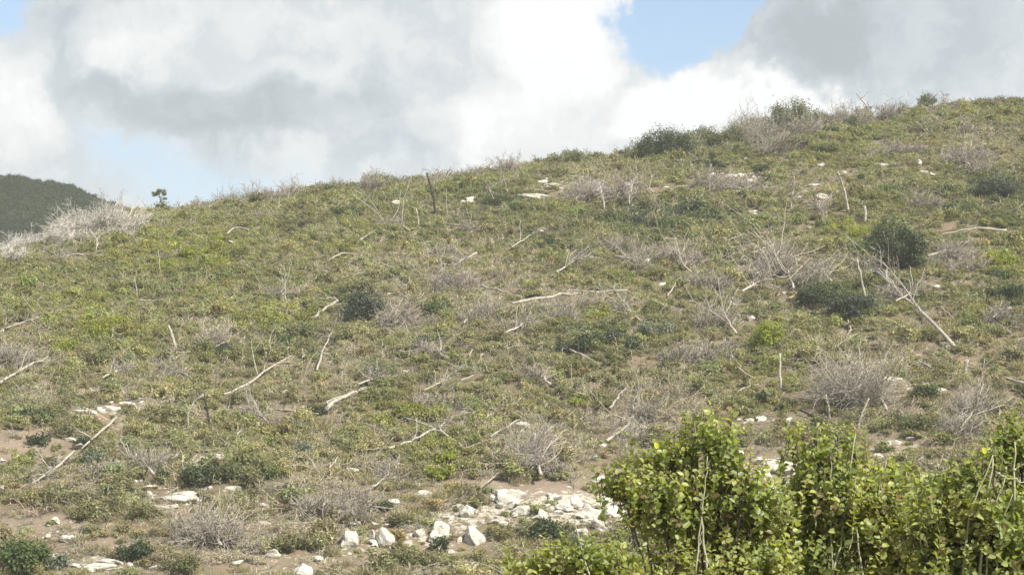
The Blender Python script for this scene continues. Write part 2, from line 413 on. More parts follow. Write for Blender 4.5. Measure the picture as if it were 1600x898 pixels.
# ------------------------------------------------------------------ ground cover (nobody could count it)
def proto_collection(name, meshes):
    c = bpy.data.collections.new(name)
    for i, me in enumerate(meshes):
        o = bpy.data.objects.new(f'{name}', me); c.objects.link(o)
    return c
def scatter(name, pts, rotz, scale, tint, coll, nvar, label, cat):
    me = bpy.data.meshes.new(name); n = len(pts); me.vertices.add(n); me.vertices.foreach_set('co', np.asarray(pts, np.float32).ravel())
    a = me.attributes.new('rot', 'FLOAT_VECTOR', 'POINT'); a.data.foreach_set('vector', np.asarray(rotz, np.float32).ravel())
    a = me.attributes.new('scl', 'FLOAT_VECTOR', 'POINT'); a.data.foreach_set('vector', np.asarray(scale, np.float32).ravel())
    a = me.attributes.new('tint', 'FLOAT_COLOR', 'POINT'); a.data.foreach_set('color', np.concatenate([tint, np.ones((n, 1))], 1).astype(np.float32).ravel())
    a = me.attributes.new('idx', 'INT', 'POINT'); a.data.foreach_set('value', RNG.integers(0, nvar, n).astype(np.int32))
    o = link(name, me); tag(o, label, cat, kind='stuff')
    g = bpy.data.node_groups.new(name + '_nodes', 'GeometryNodeTree')
    g.interface.new_socket('Geometry', in_out='INPUT', socket_type='NodeSocketGeometry'); g.interface.new_socket('Geometry', in_out='OUTPUT', socket_type='NodeSocketGeometry')
    N = g.nodes; Lk = g.links; i_ = N.new('NodeGroupInput'); o_ = N.new('NodeGroupOutput')
    ci = N.new('GeometryNodeCollectionInfo'); ci.inputs['Collection'].default_value = coll; ci.inputs['Separate Children'].default_value = True; ci.inputs['Reset Children'].default_value = True
    ip = N.new('GeometryNodeInstanceOnPoints'); ip.inputs['Pick Instance'].default_value = True
    def attr(nm, ty):
        q = N.new('GeometryNodeInputNamedAttribute'); q.data_type = ty; q.inputs['Name'].default_value = nm
        return [s for s in q.outputs if s.enabled and s.name == 'Attribute'][0]
    Lk.new(i_.outputs[0], ip.inputs['Points']); Lk.new(ci.outputs[0], ip.inputs['Instance'])
    Lk.new(attr('idx', 'INT'), ip.inputs['Instance Index']); Lk.new(attr('rot', 'FLOAT_VECTOR'), ip.inputs['Rotation']); Lk.new(attr('scl', 'FLOAT_VECTOR'), ip.inputs['Scale'])
    Lk.new(ip.outputs[0], o_.inputs[0])
    md = o.modifiers.new('scatter', 'NODES'); md.node_group = g
    return o

rp = np.random.default_rng(77)
leafy = []
for k in range(8):
    leafy.append(mesh_from('scrub_clump', *(lambda v: (v, np.arange(len(v)), np.full(len(v) // 4, 4)))(bush_foliage(1.0 + .25 * rp.uniform(-1, 1), .74 + .16 * rp.uniform(-1, 1), rp, leaf=rp.uniform(.07, .11), dens=.72, lift=.02)), M['cover_leaf']))
twigs = []
for k in range(5):
    mb = MB(); tw = twig_tangle(mb, 1.1, .6, rp, 12, 4, .012, 3, .008, fan=1.1); mb.quads(twig_blades(tw))
    for q in range((1, 0, 2, 0, 1)[k]):
        a_ = rp.uniform(0, 6.28); p_, _ = curved([rp.normal() * .3, rp.normal() * .3, .12], [math.cos(a_), math.sin(a_), rp.uniform(.1, .7)], rp.uniform(.6, 1.3), rp, 6, .16); mb.tube(p_, np.linspace(.017, .006, len(p_)), 4)
    twigs.append(mb.build('dry_twig_clump', M['cover_twig']))
tufts = []
for k in range(3):
    n = 170; a = rp.uniform(0, 2 * math.pi, n); r = np.sqrt(rp.uniform(0, 1, n)) * .38
    P = np.stack([np.cos(a) * r, np.sin(a) * r, 0 * a], -1); T = unit(np.stack([np.cos(a) * .5, np.sin(a) * .5, np.ones(n) * 1.0], -1) + rp.normal(size=(n, 3)) * .28)
    Nn = unit(np.cross(T, rp.normal(size=(n, 3)))); L = rp.uniform(.18, .48, n)
    v = kites(P, T, Nn, L, np.full(n, .028)); tufts.append(mesh_from('grass_tuft', v, np.arange(len(v)), np.full(n, 4), M['cover_leaf']))

def field(u, v, blobs):
    s = np.zeros_like(u)
    for (cu, cv, ru, rv, a) in blobs: s += a * np.exp(-(((u - cu) / ru) ** 2 + ((v - cv) / rv) ** 2))
    return s
YEL = [(140, 520, 90, 35, .8), (300, 400, 130, 40, .7), (430, 505, 90, 16, .7), (60, 470, 80, 30, .5), (520, 395, 60, 20, .4), (720, 400, 30, 12, .6), (620, 655, 45, 22, .8), (700, 715, 55, 40, .5),
       (960, 490, 60, 12, .7), (1340, 365, 60, 18, .9), (1560, 400, 50, 30, .7), (1500, 160, 130, 14, .6), (840, 330, 40, 16, .5), (900, 325, 40, 14, .4), (1260, 230, 60, 25, .4), (940, 625, 40, 12, .7),
       (380, 690, 60, 40, .35), (1250, 590, 60, 25, .35), (1440, 610, 40, 15, .4), (700, 525, 40, 12, .5), (945, 435, 20, 10, .7), (560, 345, 50, 16, .4), (850, 250, 60, 12, .3)]
DRK = [(1030, 345, 110, 28, .9), (780, 315, 60, 16, .6), (560, 480, 60, 25, .5), (1330, 470, 90, 30, .6), (330, 740, 70, 24, .7), (600, 640, 60, 30, .3), (1560, 290, 70, 30, .6), (1590, 460, 60, 25, .6), (90, 650, 60, 30, .5),
       (100, 380, 90, 20, .4), (1400, 390, 60, 40, .6), (1400, 300, 60, 16, .4), (850, 380, 60, 14, .5), (700, 470, 60, 20, .4), (940, 530, 80, 28, .5), (480, 530, 60, 16, .4), (380, 770, 100, 30, .3), (1050, 230, 60, 25, .6),
       (600, 700, 100, 40, .2), (860, 830, 50, 30, .6), (600, 580, 60, 20, .35), (1450, 600, 60, 40, .4), (1560, 330, 60, 30, .4), (120, 760, 80, 40, .35), (300, 640, 60, 20, .2)]
GRY = [(700, 430, 170, 60, .5), (945, 295, 70, 24, .9), (1130, 292, 80, 16, .6), (1230, 415, 60, 36, .9), (1350, 600, 70, 50, .8), (1520, 640, 50, 40, .7), (30, 560, 70, 40, .6), (620, 490, 50, 22, .8), (760, 480, 50, 30, .6),
       (340, 520, 40, 20, .7), (340, 830, 80, 50, .8), (840, 700, 60, 45, .7), (1490, 400, 60, 30, .7), (990, 650, 50, 50, .8), (90, 350, 110, 22, .9), (1520, 240, 80, 35, .7), (560, 790, 120, 40, .5), (1100, 550, 90, 35, .6),
       (900, 470, 100, 20, .6), (1280, 300, 90, 30, .4), (1450, 560, 140, 60, .3), (650, 560, 140, 60, .25), (440, 590, 100, 40, .3), (200, 610, 90, 30, .3), (1040, 400, 80, 24, .6), (1100, 680, 80, 50, .4)]
BAR = [(35, 700, 75, 28, 1.6), (50, 815, 75, 16, 1.3), (165, 850, 60, 25, .8), (200, 790, 40, 20, .3), (690, 870, 120, 18, .9), (770, 750, 60, 14, .9), (860, 770, 90, 18, 1.0), (960, 760, 60, 25, .9), (1290, 625, 70, 14, .7), (1380, 700, 90, 16, .9), (1190, 730, 90, 30, .7),
       (1390, 230, 60, 12, .4), (570, 500, 50, 8, .6), (1480, 440, 100, 12, .4), (1430, 590, 50, 8, .5), (170, 635, 90, 9, .6), (400, 880, 200, 10, .5)]

RUB = [(860, 790, 120, 26, 1.0), (700, 830, 80, 26, .5), (150, 880, 60, 16, .9), (1200, 745, 70, 40, .6), (1400, 700, 70, 20, .5), (170, 640, 70, 10, .7), (560, 850, 60, 24, .4), (740, 800, 90, 20, .7), (640, 845, 70, 16, .6), (430, 875, 50, 12, .4), (920, 800, 60, 24, .8), (250, 765, 60, 18, .4), (330, 715, 40, 10, .4), (1430, 598, 50, 10, .5), (60, 835, 60, 14, .3), (1170, 660, 40, 10, .5), (1280, 300, 60, 14, .3), (1440, 262, 40, 12, .3), (860, 295, 70, 14, .4), (980, 790, 40, 24, 1.0), (1130, 275, 60, 10, .3), (300, 785, 60, 12, .4)]
# soil: stony (first channel) and reddish bare earth (second), kept with the ground itself
_co = np.empty(len(gme.vertices) * 3, np.float32); gme.vertices.foreach_get('co', _co); _co = _co.reshape(-1, 3).astype(float)
_m = (_co[:, 1] > 80) & (_co[:, 1] < 230) & (np.abs(_co[:, 0]) < 80); _u, _v = project(_co[_m, 0], _co[_m, 1], _co[_m, 2])
_col = np.zeros((len(_co), 4), np.float32); _col[:, 3] = 1
_col[_m, 0] = np.clip(field(_u, _v, RUB), 0, 1); _col[_m, 1] = np.clip(field(_u, _v, BAR) * .9, 0, .9)
_a = gme.attributes.new('stony', 'FLOAT_COLOR', 'POINT'); _a.data.foreach_set('color', _col.ravel())

# registers so that low cover stays low right in front of logs and stones: (u, v, r)
CLEAR = []

SCRUB_N = 54000
def make_cover():
    n = SCRUB_N
    y = 78 + (236 - 78) * RNG.uniform(0, 1, n * 2) ** .92
    x = RNG.uniform(-1, 1, n * 2) * (0.245 * y + 9)
    keep = RNG.uniform(0, 1, n * 2) < (0.245 * y + 9) / (0.245 * 236 + 9)
    x, y = x[keep], y[keep]; z = H(x, y); u, v = project(x, y, z)
    nn = len(x)
    j = 26 * np.stack([fbm(x / 3, y / 3, 51), fbm(x / 3, y / 3, 61)])
    uj, vj = u + j[0] * 1.4, v + j[1] * .8
    fy = field(uj, vj, YEL) + .38 * fbm(x / 6, y / 6, 71); fd = field(uj, vj, DRK) + .42 * fbm(x / 5, y / 5, 81); fg = field(uj, vj, GRY) + .32 * fbm(x / 4, y / 4, 91); fb_ = field(uj, vj, BAR) + .5 * field(uj, vj, RUB) + .28 * fbm(x / 5, y / 4, 95)
    low = smooth01((v - 480) / 330)
    cl = np.zeros(nn)
    if CLEAR:
        K = np.array(CLEAR)
        for i in range(0, nn, 2000):
            d = (((u[i:i + 2000, None] - K[None, :, 0]) / K[None, :, 2]) ** 2 + ((v[i:i + 2000, None] - K[None, :, 1]) / (K[None, :, 2] * .8)) ** 2).min(1)
            cl[i:i + 2000] = np.exp(-d * 1.2)
    r = RNG.uniform(0, 1, nn)
    pg = np.clip(.29 + fg * .70 + low * .12, .03, .92); pt = .14 + .08 * low
    kind = np.where(r < pg, 1, np.where(r < pg + pt, 2, 0))
    drop = RNG.uniform(0, 1, nn) < np.clip(fb_ * .85 + low * .02, 0, .88)
    kind = np.where(drop, -1, kind)
    base_s = (.5 + .45 * RNG.uniform(0, 1, nn) + .75 * RNG.uniform(0, 1, nn) ** 7) * (1 + .25 * fbm(x / 7, y / 7, 131)) * (1 + .35 * np.clip(fd, -.5, 1)) * (1 - .68 * cl)
    base_s *= np.where(y > YR - 6, .65 + .95 * RNG.uniform(0, 1, nn) ** 5, 1)
    rot = np.stack([RNG.normal(0, .12, nn), RNG.normal(0, .12, nn), RNG.uniform(0, 6.28, nn)], -1)
    hz = RNG.uniform(.75, 1.25, nn)
    scl = np.stack([base_s, base_s, base_s * hz * .84 * (1 - .3 * cl)], -1)
    ol = np.array([.205, .218, .072]); ye = np.array([.275, .285, .05]); dk = np.array([.085, .115, .055]); br = np.array([.335, .298, .175])
    wy = np.clip(fy, 0, 1)[:, None]; wd = np.clip(fd, 0, 1)[:, None]; wb = np.clip(.30 + fg * .75 + low * .35 + .35 * fbm(x / 2.5, y / 2.5, 101), 0, .9)[:, None]
    c = ol * (1 - wb) + br * wb; c = c * (1 - wy) + ye * wy; c = c * (1 - wd) + dk * wd
    c = c * RNG.uniform(.68, 1.32, nn)[:, None] * (1 + RNG.normal(0, .05, (nn, 3)))
    P = np.stack([x, y, z - .03], -1)
    a = kind == 0
    scatter('low_scrub', P[a], rot[a], scl[a], c[a], proto_collection('scrub_clump', leafy), len(leafy), 'low olive and brownish scrub covering the whole hillside', 'scrub')
    a = kind == 1
    ct = np.array([.46, .415, .30]) * (1 - .25 * wy) * RNG.uniform(.7, 1.25, nn)[:, None] * (1 + RNG.normal(0, .04, (nn, 3)))
    scatter('dry_undergrowth', P[a], rot[a], scl[a] * np.array([1, 1, .95]), ct[a], proto_collection('dry_twig_clump', twigs), len(twigs), 'grey brown tangle of dry twigs among the low scrub', 'dry brush')
    a = kind == 2
    cg = (np.array([.34, .30, .17]) * (1 - wy) + np.array([.30, .29, .09]) * wy) * RNG.uniform(.75, 1.2, nn)[:, None]
    scatter('dry_grass', P[a], rot[a], scl[a] * 1.1, cg[a], proto_collection('grass_tuft', tufts), len(tufts), 'straw coloured grass tufts between the scrub', 'grass')

# ------------------------------------------------------------------ naming things by their neighbours
LAND = [('forked pale log', 540, 628), ('long fallen trunk', 890, 462), ('long diagonal fallen tree', 1440, 492), ('charred leaning snag', 326, 648), ('two crossed fallen branches', 668, 672),
        ('big squarish white boulder', 740, 838), ('bare pinkish soil patch', 40, 710), ('wedge shaped white rock', 425, 865), ('tall dark pole near the ridge', 675, 302), ('forked snag on the skyline', 1352, 160),
        ('lone umbrella shaped tree', 249, 305), ('dense dark round bush', 1410, 385), ('bluish black bush', 565, 480), ('bright yellow green bush on a trunk', 1200, 525), ('long flat white ledge', 830, 306),
        ('long curved pale branch', 1520, 360), ('leaning bleached pole', 1318, 300), ('low ledge of crumbling rocks', 165, 636), ('pale dead thicket', 140, 340), ('big rounded bush on the skyline', 1237, 178),
        ('short bleached stump', 270, 525), ('lone round white stone', 1012, 407), ('belt of dark greenery', 1030, 345), ('leafy shrub in the foreground', 1060, 770), ('bent bleached log', 510, 478),
        ('long sloping white slab', 285, 780), ('broken row of white ledges', 1430, 596), ('cluster of small white rocks', 1405, 690), ('row of small white stones', 1172, 656), ('wide grey dead thicket', 1350, 605),
        ('dark leafy shrub on the ridge', 1035, 225), ('tall upright white boulder', 548, 843), ('scattered rubble', 860, 780), ('pointed white boulder', 473, 890), ('glossy green bush at the corner', 32, 865),
        ('small round tree on the ridge', 1447, 156)]
USED = set()
def where_label(desc, u, v):
    o = sorted(((math.hypot(u - a, (v - b) * 1.3), n, a, b) for n, a, b in LAND), key=lambda q: q[0])
    for far in range(2):
        for d, n, a, b in o[:9]:
            if d < 9: continue
            du, dv = u - a, v - b
            side = '' if abs(du) < .4 * abs(dv) else (' and left' if du < 0 else ' and right')
            ud = '' if abs(dv) < .4 * abs(du) else ('uphill' if dv < 0 else 'downhill')
            rel = (ud + side + ' of') if ud else (side.replace(' and ', '') + ' of')
            dist = 'close ' if d < 45 else ('' if d < 130 else 'well ')
            if far: dist = 'further ' if d >= 45 else 'touching distance '
            s = f'{desc} {dist}{rel} the {n}'
            if s not in USED and len(s.split()) <= 16:
                USED.add(s); return s
    raise RuntimeError('label ' + desc)
def fixed(s):
    USED.add(s); return s

# ------------------------------------------------------------------ stones
def stone_mesh(sx, sy, sz, seed, sub=3, boxy=.6):
    bm = bmesh.new(); bmesh.ops.create_icosphere(bm, subdivisions=sub, radius=1.0)
    co = np.array([v.co[:] for v in bm.verts]); rg = np.random.default_rng(seed)
    p = 2 + 5 * boxy
    co = co / (np.abs(co) ** p).sum(1)[:, None] ** (1 / p)
    for k in range(15):                                   # broken planes
        nrm = unit(rg.normal(size=3) + np.array([0, 0, .25])); dd = rg.uniform(.52, .95); ex = np.maximum(co @ nrm - dd, 0); co = co - ex[:, None] * nrm * rg.uniform(.75, 1)
    f = rg.uniform(2, 4, 3); ph = rg.uniform(0, 6, 3)
    dsp = .09 * np.sin(co[:, 0] * f[0] * 2 + ph[0]) * np.cos(co[:, 1] * f[1] * 2 + ph[1]) + .06 * np.sin(co[:, 2] * 7 + co[:, 0] * 3 + ph[2]) + rg.normal(0, .022, len(co))
    co = co * (1 + dsp)[:, None] * np.array([sx, sy, sz])
    for v, c in zip(bm.verts, co): v.co = c
    me = bpy.data.meshes.new('stone'); bm.to_mesh(me); bm.free(); me.materials.append(M['rock'])
    return me
_stone_seed = [100]
def stone(u, v, wpx, hpx, label=None, desc=None, name='limestone_rock', group='pale limestone rocks on the hillside', boxy=.5):
    _stone_seed[0] += 1; sd_ = _stone_seed[0]
    p = cast(u, v + hpx * .42)[0]; m = p[1] / FPX
    sx, sz = wpx * m * .58, hpx * m * .72
    me = stone_mesh(sx, max(sx * .55, sz * .9) if wpx < 3 * hpx else sx * .4, sz, sd_, 3 if wpx > 14 else 2, boxy)
    o = link(name, me, loc=(p[0], p[1] + sx * .2, p[2] + sz * .46))
    o.rotation_euler = (random.uniform(-.12, .12), random.uniform(-.15, .15), random.uniform(-.5, .5) if wpx < 3 * hpx else random.uniform(-.15, .15))
    if not label:
        size = 'tiny' if wpx < 9 else 'small' if wpx < 16 else 'medium' if wpx < 26 else 'large'
        shp = 'flat' if wpx > 2.1 * hpx else 'upright' if hpx > wpx * 1.1 else 'blocky' if boxy > .6 else 'rounded'
        label = where_label(desc or f'{size} {shp} white rock', u, v)
    tag(o, label, 'rock', group)
    for k in range(max(1, int(wpx / 12))):
        CLEAR.append((u - wpx / 2 + wpx * (k + .5) / max(1, int(wpx / 12)), v + hpx * .7, max(11, min(hpx * 1.1, 20))))
    return o

ROCKS = [(848, 285, 15, 9), (872, 289, 12, 5), (738, 312, 16, 8), (723, 315, 8, 5), (620, 316, 13, 7), (1145, 275, 20, 7), (1112, 273, 10, 5), (1160, 273, 8, 5), (1065, 292, 22, 5), (1042, 293, 9, 4),
         (1277, 289, 18, 6), (1285, 258, 11, 5), (1439, 256, 14, 9), (1442, 269, 13, 7), (1459, 273, 8, 4), (1380, 257, 14, 5), (1317, 268, 8, 6), (1180, 330, 12, 4), (1172, 331, 6, 4),
         (1224, 458, 8, 6), (1238, 465, 8, 7), (1175, 498, 9, 9), (1094, 557, 9, 9), (1175, 442, 5, 4), (537, 495, 11, 10), (530, 492, 5, 5), (608, 460, 6, 5), (1476, 540, 6, 5), (1440, 600, 30, 7), (1470, 608, 18, 6),
         (1152, 657, 12, 7), (1172, 657, 14, 8), (1189, 655, 14, 10), (1385, 691, 10, 7), (1402, 692, 14, 8), (1420, 689, 16, 6), (1410, 681, 8, 4), (1425, 698, 14, 4), (1507, 712, 17, 10), (1523, 700, 9, 7), (1378, 716, 10, 9), (1400, 716, 13, 8),
         (1212, 728, 40, 22), (1190, 740, 20, 12), (1214, 766, 28, 11), (1235, 742, 14, 10), (130, 643, 28, 9), (168, 638, 34, 8), (200, 631, 22, 7), (219, 624, 10, 6), (115, 648, 10, 6), (255, 640, 12, 4), (110, 622, 8, 4), (144, 611, 6, 5),
         (337, 714, 18, 9), (349, 712, 7, 7), (322, 716, 6, 5), (322, 763, 28, 9), (362, 764, 24, 10), (344, 757, 14, 6), (250, 792, 26, 6), (313, 779, 16, 9), (233, 761, 18, 9), (213, 754, 16, 8), (234, 773, 9, 9), (226, 752, 14, 4),
         (412, 817, 20, 7), (415, 791, 14, 8), (431, 797, 8, 6), (404, 786, 6, 5), (600, 840, 20, 26), (581, 834, 8, 13), (655, 835, 12, 14), (643, 838, 7, 8), (690, 826, 20, 22), (678, 838, 14, 16), (720, 828, 14, 5), (718, 842, 6, 6), (705, 862, 7, 7),
         (730, 800, 17, 15), (716, 790, 12, 7), (742, 797, 10, 6), (700, 808, 14, 7), (800, 776, 36, 26), (783, 812, 22, 10), (815, 796, 18, 14), (870, 781, 10, 14), (884, 790, 10, 8), (896, 783, 18, 16), (848, 806, 14, 14), (872, 800, 12, 6),
         (920, 802, 26, 18), (938, 790, 20, 14), (915, 815, 14, 10), (955, 800, 18, 14), (972, 786, 22, 18), (990, 790, 16, 16), (150, 886, 44, 12), (170, 878, 20, 8), (104, 876, 22, 8), (88, 886, 16, 12), (85, 870, 10, 8), (3, 763, 8, 9), (2, 718, 6, 6), (50, 702, 10, 4), (95, 702, 10, 4),
         (90, 831, 7, 5), (74, 837, 5, 5), (68, 841, 5, 5), (185, 840, 5, 6), (186, 849, 5, 5), (170, 856, 5, 4), (1547, 750, 14, 6), (1588, 752, 14, 8), (1560, 744, 8, 6), (1598, 746, 6, 12), (1268, 356, 10, 4), (1340, 351, 8, 4), (567, 652, 5, 4), (1510, 565, 6, 6),
         (538, 652, 10, 4), (725, 644, 9, 6), (634, 580, 6, 4), (655, 757, 6, 6), (560, 862, 8, 6), (545, 866, 8, 6), (1340, 268, 6, 4), (1128, 272, 6, 4), (808, 290, 12, 4), (1175, 272, 6, 4), (900, 287, 10, 3), (940, 300, 8, 3), (327, 700, 6, 4), (1050, 720, 8, 6)]

# ------------------------------------------------------------------ dead wood
def dead_wood(px, r0, r1, mat='bleached', standing=False, lift=.38, branches=0, blen=.28, name='fallen_log', cat='log', label=None, desc=None, limbs=(), group=None, twg=0, clear=True):
    """px: polyline in photo pixels; limbs: extra polylines leaving the trunk"""
    rng = np.random.default_rng(int(px[0][0] * 7 + px[0][1]))
    r0 *= .86; r1 *= .8; pu = np.array(px, float)
    if standing:
        base = cast(pu[0, 0], pu[0, 1])[0]; P = at_depth(pu[:, 0], pu[:, 1], base[1]); P[:, 1] += np.linspace(0, rng.uniform(-.4, .4), len(P))
        P = at_depth(pu[:, 0], pu[:, 1], base[1]); P[0, 2] -= .15
    else:
        P = cast(pu[:, 0], pu[:, 1], lift); base = cast(pu[0, 0], pu[0, 1])[0]
    # resample with slight kinks
    seg = np.linspace(0, len(P) - 1, max(6, (len(P) - 1) * 4 + 1)); Q = np.stack([np.interp(seg, np.arange(len(P)), P[:, k]) for k in range(3)], -1)
    ln = np.linalg.norm(P[-1] - P[0]); Q[1:-1] += rng.normal(size=(len(Q) - 2, 3)) * min(.03, ln * .006)
    org = Q[0].copy(); Q = Q - org
    mt = M[mat]; parts = []
    mb = MB(); mb.tube(Q, np.linspace(r0, r1, len(Q)) * (1 + .1 * rng.normal(size=len(Q))), 7)
    trunk = mb.build('trunk', mt, True)
    n_l = len(limbs) + branches
    if n_l == 0 and not twg:
        o = link(name, trunk, loc=org)
    else:
        o = link(name, None, loc=org); link('trunk', trunk, o)
        for lp in limbs:
            lu = np.array(lp, float)
            if standing: L3 = at_depth(lu[:, 0], lu[:, 1], base[1]) - org
            else: L3 = cast(lu[:, 0], lu[:, 1], lift + .05) - org
            k = np.argmin(np.linalg.norm(Q - L3[0], axis=1)); L3[0] = Q[k]
            sg = np.linspace(0, len(L3) - 1, max(4, (len(L3) - 1) * 3 + 1)); L3 = np.stack([np.interp(sg, np.arange(len(L3)), L3[:, q]) for q in range(3)], -1)
            b = MB(); b.tube(L3, np.linspace(r0 * .6, r1 * .5, len(L3)), 5); link('branch', b.build('branch', mt, True), o)
        for k in range(branches):
            i = rng.integers(len(Q) // 4, len(Q)); t = unit(Q[min(i + 1, len(Q) - 1)] - Q[i - 1])
            dr = unit(t * .7 + rng.normal(size=3) * .6 + np.array([0, 0, .35])); p, _ = curved(Q[i], dr, ln * blen * rng.uniform(.5, 1.1), rng, 5, .16)
            b = MB(); b.tube(p, np.linspace(r0 * .45, .015, len(p)), 5)
            for q_ in range(3):
                j = rng.integers(2, len(p)); p2, _ = curved(p[j], unit(p[j] - p[j - 1]) + rng.normal(size=3) * .5, ln * blen * .35, rng, 4, .18); b.tube(p2, np.linspace(.018, .008, len(p2)), 3)
            link('branch', b.build('branch', mt, True), o)
        if twg:
            tw = []
            for k in range(twg):
                i = rng.integers(len(Q) // 3, len(Q)); p, dd = curved(Q[i], rng.normal(size=3) + np.array([0, 0, .4]), rng.uniform(.3, .9), rng, 4, .25); tw.append((p, .014))
                for z in range(3):
                    j = rng.integers(1, len(p)); p2, _ = curved(p[j], unit(p[j] - p[j - 1]) + rng.normal(size=3) * .6, rng.uniform(.15, .4), rng, 3, .25); tw.append((p2, .008))
            b = MB(); b.quads(twig_blades(tw)); link('crown', b.build('crown', mt), o)
    u_, v_ = pu[:, 0].mean(), pu[:, 1].mean()
    tag(o, fixed(label) if label else where_label(desc, u_, v_), cat, group)
    if clear:
        if standing: CLEAR.append((pu[0, 0], pu[0, 1] + 4, 9))
        else:
            for a, b in zip(pu[:-1], pu[1:]):
                k = max(2, int(np.linalg.norm(b - a) / 9))
                for s in np.linspace(0, 1, k): q = a * (1 - s) + b * s; CLEAR.append((q[0], q[1] + 6, 10))
    return o

G_LOG = 'fallen dead logs and branches on the hillside'; G_SNAG = 'bare dead trunks standing on the hillside'
def fallen(px, r=.09, r1=None, **k):
    k.setdefault('group', G_LOG); k.setdefault('desc', 'thin pale fallen branch'); return dead_wood(px, r, r1 or r * .5, **k)
def snag(px, r=.09, r1=None, **k):
    k.setdefault('group', G_SNAG); k.setdefault('desc', 'thin bare standing trunk'); k.setdefault('name', 'dead_tree'); k.setdefault('cat', 'dead tree'); return dead_wood(px, r, r1 or r * .4, standing=True, **k)

def build_dead_wood():
    fallen([(800, 474), (850, 465), (905, 457), (980, 453)], .13, .06, branches=4, twg=40, label='long fallen trunk with broken stubs, dark gap beneath it')
    fallen([(872, 453), (925, 456), (958, 458)], .07, desc='slender pale log lying parallel')
    fallen([(752, 446), (785, 455), (816, 464)], .09, desc='pale broken branch', branches=1)
    fallen([(1490, 540), (1450, 496), (1412, 463), (1385, 437), (1362, 415)], .14, .05, branches=7, twg=70, limbs=[[(1385, 437), (1386, 418), (1372, 398)], [(1405, 458), (1378, 425), (1366, 415)]], lift=.5, label='long diagonal fallen tree with forked pale crown lying downhill')
    snag([(1357, 495), (1352, 462), (1345, 432), (1339, 404)], .11, .05, branches=2, desc='tall leaning bleached trunk')
    fallen([(1573, 360), (1530, 356), (1500, 360), (1468, 367)], .10, .05, label='long curved pale branch lying over scrub below the upper slope')
    fallen([(509, 640), (520, 628), (545, 616), (572, 606)], .15, .10, limbs=[[(512, 636), (510, 628), (530, 619)]], branches=2, label='forked pale log, thickest on the middle slope')
    fallen([(430, 640), (462, 641), (497, 646)], .07, desc='straight thin pale log')
    fallen([(478, 634), (508, 637)], .06, mat='charred', desc='short blackened stick')
    fallen([(350, 616), (385, 602), (420, 574), (455, 556)], .09, .05, branches=3, desc='long winding pale branch')
    fallen([(495, 578), (503, 552), (520, 517)], .08, .05, branches=3, twg=20, desc='upward pointing dead branch')
    fallen([(490, 496), (508, 482), (527, 469), (520, 465), (498, 467)], .10, .07, label='bent bleached log shaped like a hook beside the bluish bush')
    fallen([(610, 479), (644, 498)], .07, desc='short straight grey log')
    fallen([(725, 504), (735, 494), (748, 484)], .06, branches=2, twg=20, desc='small ragged pale branch')
    snag([(276, 546), (270, 527), (263, 508)], .13, .11, label='short bleached stump leaning uphill on the left slope', name='tree_stump', cat='stump')
    fallen([(265, 548), (285, 551), (298, 549)], .06, desc='crooked pale root', branches=2)
    snag([(216, 469), (213, 450), (210, 432)], .06)
    fallen([(215, 470), (256, 468)], .06, desc='short straight white stick')
    fallen([(0, 598), (28, 580), (75, 557)], .10, .06, branches=3, twg=20, desc='half blackened fallen trunk')
    fallen([(182, 652), (160, 672), (128, 700)], .10, .05, branches=3, desc='pale fallen trunk with upturned root')
    fallen([(116, 704), (92, 728), (48, 755)], .08, .05, branches=3, twg=40, desc='greyish pink fallen branch')
    snag([(331, 680), (326, 655), (319, 614)], .10, .05, mat='charred', branches=1, label='charred leaning snag, thin and black, beside a pale fork')
    snag([(294, 676), (294, 645), (303, 628), (319, 616)], .08, .06, branches=1, desc='crooked pale snag')
    fallen([(608, 700), (640, 690), (670, 673), (706, 656)], .09, .05, branches=3, twg=30, label='curved pale branch crossing a darker trunk on the lower slope')
    fallen([(722, 697), (690, 675), (655, 660), (630, 652)], .10, .05, branches=2, label='straight grey trunk with root end, crossing the curved pale branch')
    fallen([(766, 682), (790, 668), (812, 655)], .08, desc='clean pale stick')
    fallen([(583, 760), (606, 742), (625, 722)], .06, branches=4, twg=40, desc='spreading pale brushwood branch')
    fallen([(662, 610), (688, 598), (712, 578)], .07, branches=3, twg=30, desc='arched pale branch')
    fallen([(720, 594), (740, 586), (752, 586)], .05)
    snag([(830, 712), (833, 693), (836, 676)], .10, .08, mat='greywood', desc='short grey stump', name='tree_stump', cat='stump')
    fallen([(948, 688), (978, 668), (992, 645), (1000, 620), (1014, 600)], .10, .04, branches=6, twg=80, mat='bleached', limbs=[[(994, 645), (1006, 658), (1015, 668)]], desc='fallen dead tree with many limbs')
    fallen([(953, 637), (966, 620), (978, 605)], .08, desc='short slanting pale log')
    fallen([(890, 546), (912, 555), (935, 568)], .08, .05, branches=1, desc='pale log pointing downhill')
    snag([(893, 600), (893, 585), (892, 568)], .05)
    snag([(1220, 612), (1218, 585), (1219, 552)], .09, .07, mat='greywood', desc='dark upright trunk')
    snag([(1298, 658), (1295, 636), (1290, 616)], .08, .06, desc='crooked pale pole')
    fallen([(1255, 614), (1275, 616), (1293, 618)], .06, mat='greywood', desc='level grey stick')
    snag([(1338, 672), (1348, 643), (1358, 622)], .09, .05, desc='leaning pale pole', branches=1)
    fallen([(1434, 563), (1453, 573)], .09, .08, desc='stubby pale log')
    snag([(1507, 584), (1509, 574), (1512, 562)], .12, .09, desc='stubby pale stump', name='tree_stump', cat='stump')
    fallen([(1512, 573), (1540, 577)], .05)
    fallen([(1566, 588), (1602, 600)], .11, .09, desc='thick pale log')
    snag([(682, 336), (678, 312), (667, 270)], .13, .09, mat='charred', label='tall dark pole near the ridge, leaning left against the sky')
